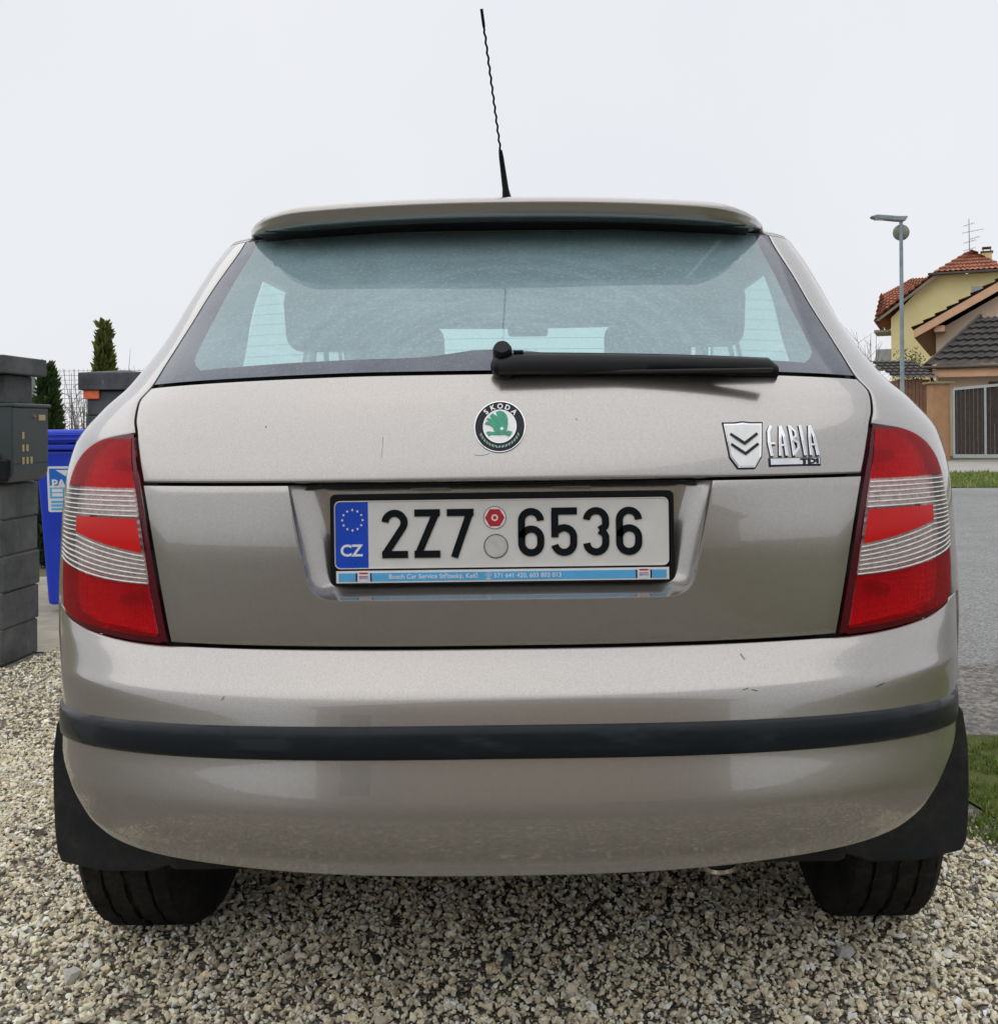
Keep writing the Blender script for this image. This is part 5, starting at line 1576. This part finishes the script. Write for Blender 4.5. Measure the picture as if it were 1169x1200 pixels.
# brown timber shed and neighbours between the houses
sh = empty('garden_shed', (10.5, 30, 0)); tag(sh, 'brown timber shed with small dark roof beside the ochre pillar', 'shed')
for k in range(9):
    MB().box((10.02 + k * .105, 29.5, 0), (10.115 + k * .105, 29.53, 2.28), .004).build('plank', simple('shed_plank', (0.20, 0.10, 0.06), 0.8, 0.3, 5) if k == 0 else bpy.data.materials['shed_plank'], sh)
MB().box((10.03, 29.54, 0), (10.95, 31.5, 2.26)).build('wall', bpy.data.materials['shed_plank'], sh)
tiled_roof('roof', (9.85, 29.3, 2.30), (11.15, 29.3, 2.30), (11.15, 31.6, 2.95), (9.85, 31.6, 2.95), 7, 6, M['tile_dark'], sh, .05)

def leafy(x, y, z0, h, sp, n, name, label, tone, leaf=.08):
    t = empty(name, (x, y, z0)); tag(t, label, 'bush', 'bushes between the houses')
    mb = MB()
    tips = []
    for k in range(14):
        a = rng.uniform(0, 2 * PI); e = Vector((x + sp * rng.uniform(.2, .9) * math.cos(a), y + sp * rng.uniform(.2, .9) * math.sin(a), z0 + h * rng.uniform(.55, 1.05)))
        mid = Vector((x, y, z0)).lerp(e, .5) + Vector((rng.normal(0, .06), 0, .1))
        mb.cyl((x, y, z0), mid, .03, .018, 5, False).cyl(mid, e, .018, .006, 5, False); tips += [mid.lerp(e, q) for q in (.3, .6, .9, 1.0)]
    mb.build('branches', M['bark'], t)
    if n:
        tp = np.array(tips)[rng.integers(0, len(tips), n)] + rng.normal(0, sp * .16, (n, 3))
        u = rng.normal(size=(n, 3)); u /= np.linalg.norm(u, axis=1)[:, None]; s_ = np.cross(u, rng.normal(size=(n, 3))); s_ /= np.linalg.norm(s_, axis=1)[:, None]
        V = np.stack([tp, tp + (u * .5 + s_ * .3) * leaf, tp + u * leaf, tp + (u * .5 - s_ * .3) * leaf], 1).reshape(-1, 3)
        k = np.arange(n)[:, None] * 4; T = np.concatenate([k + np.array([[0, 1, 2]]), k + np.array([[0, 2, 3]])], 0)
        col = np.array(tone) * rng.uniform(.55, 1.5, (n, 1))
        fast_mesh('foliage', V, T, np.repeat(col, 4, 0), M['thuja'], t).matrix_parent_inverse = Matrix.Translation(-t.location)
leafy(12.0, 34.0, 0, 3.35, .75, 1600, 'bush', 'half bare green bush in front of the yellow wall', (.06, .085, .025))
leafy(9.4, 31.5, 0, 2.3, .8, 900, 'bush', 'low brownish bush left of the street lamp base', (.085, .075, .035))
twigs(11.2, 36.0, 4.2, .5, 22, 'bare_tree', 'thin bare branches against the yellow house wall', (.16, .12, .08))

# ------------------------------------------------------------------ the house behind the photographer: it shows as the dark shape mirrored in tailgate and bumper
bh_ = empty('neighbour_house', (1.0, -13, 0)); tag(bh_, 'pale house with dark roof mirrored in the tailgate and bumper', 'house')
Yn = -13.0
hx0, hx1, ax_ = -7.5, 8.5, 1.2
MB().prism([(hx0, Yn, 0), (hx1, Yn, 0), (hx1, Yn, 3.4), (ax_, Yn, 6.6), (hx0, Yn, 3.4)], (0, -9, 0)).build('wall', simple('sand_render', (0.54, 0.47, 0.39), 0.9, 0.08, 1.2, bmp=0.2), bh_)
k_ = (6.6 - 3.4) / (ax_ - hx0)
tiled_roof('roof', (hx0 - .5, Yn + .6, 3.32), (hx0 - .5, Yn - 9.5, 3.32), (ax_, Yn - 9.5, 6.78), (ax_, Yn + .6, 6.78), 28, 20, M['tile_dark'], bh_, .07)
tiled_roof('roof_far_side', (hx1 + .5, Yn - 9.5, 3.32), (hx1 + .5, Yn + .6, 3.32), (ax_, Yn + .6, 6.78), (ax_, Yn - 9.5, 6.78), 28, 20, M['tile_dark'], bh_, .07)
wn2 = MB().box((-6.2, Yn - .02, 1.0), (-4.8, Yn + .03, 2.3), .01).build('window', M['window'], bh_)
MB().box((-6.28, Yn + .005, .93), (-4.72, Yn + .08, 1.0), .01).build('window_sill', M['frame_w'], wn2)
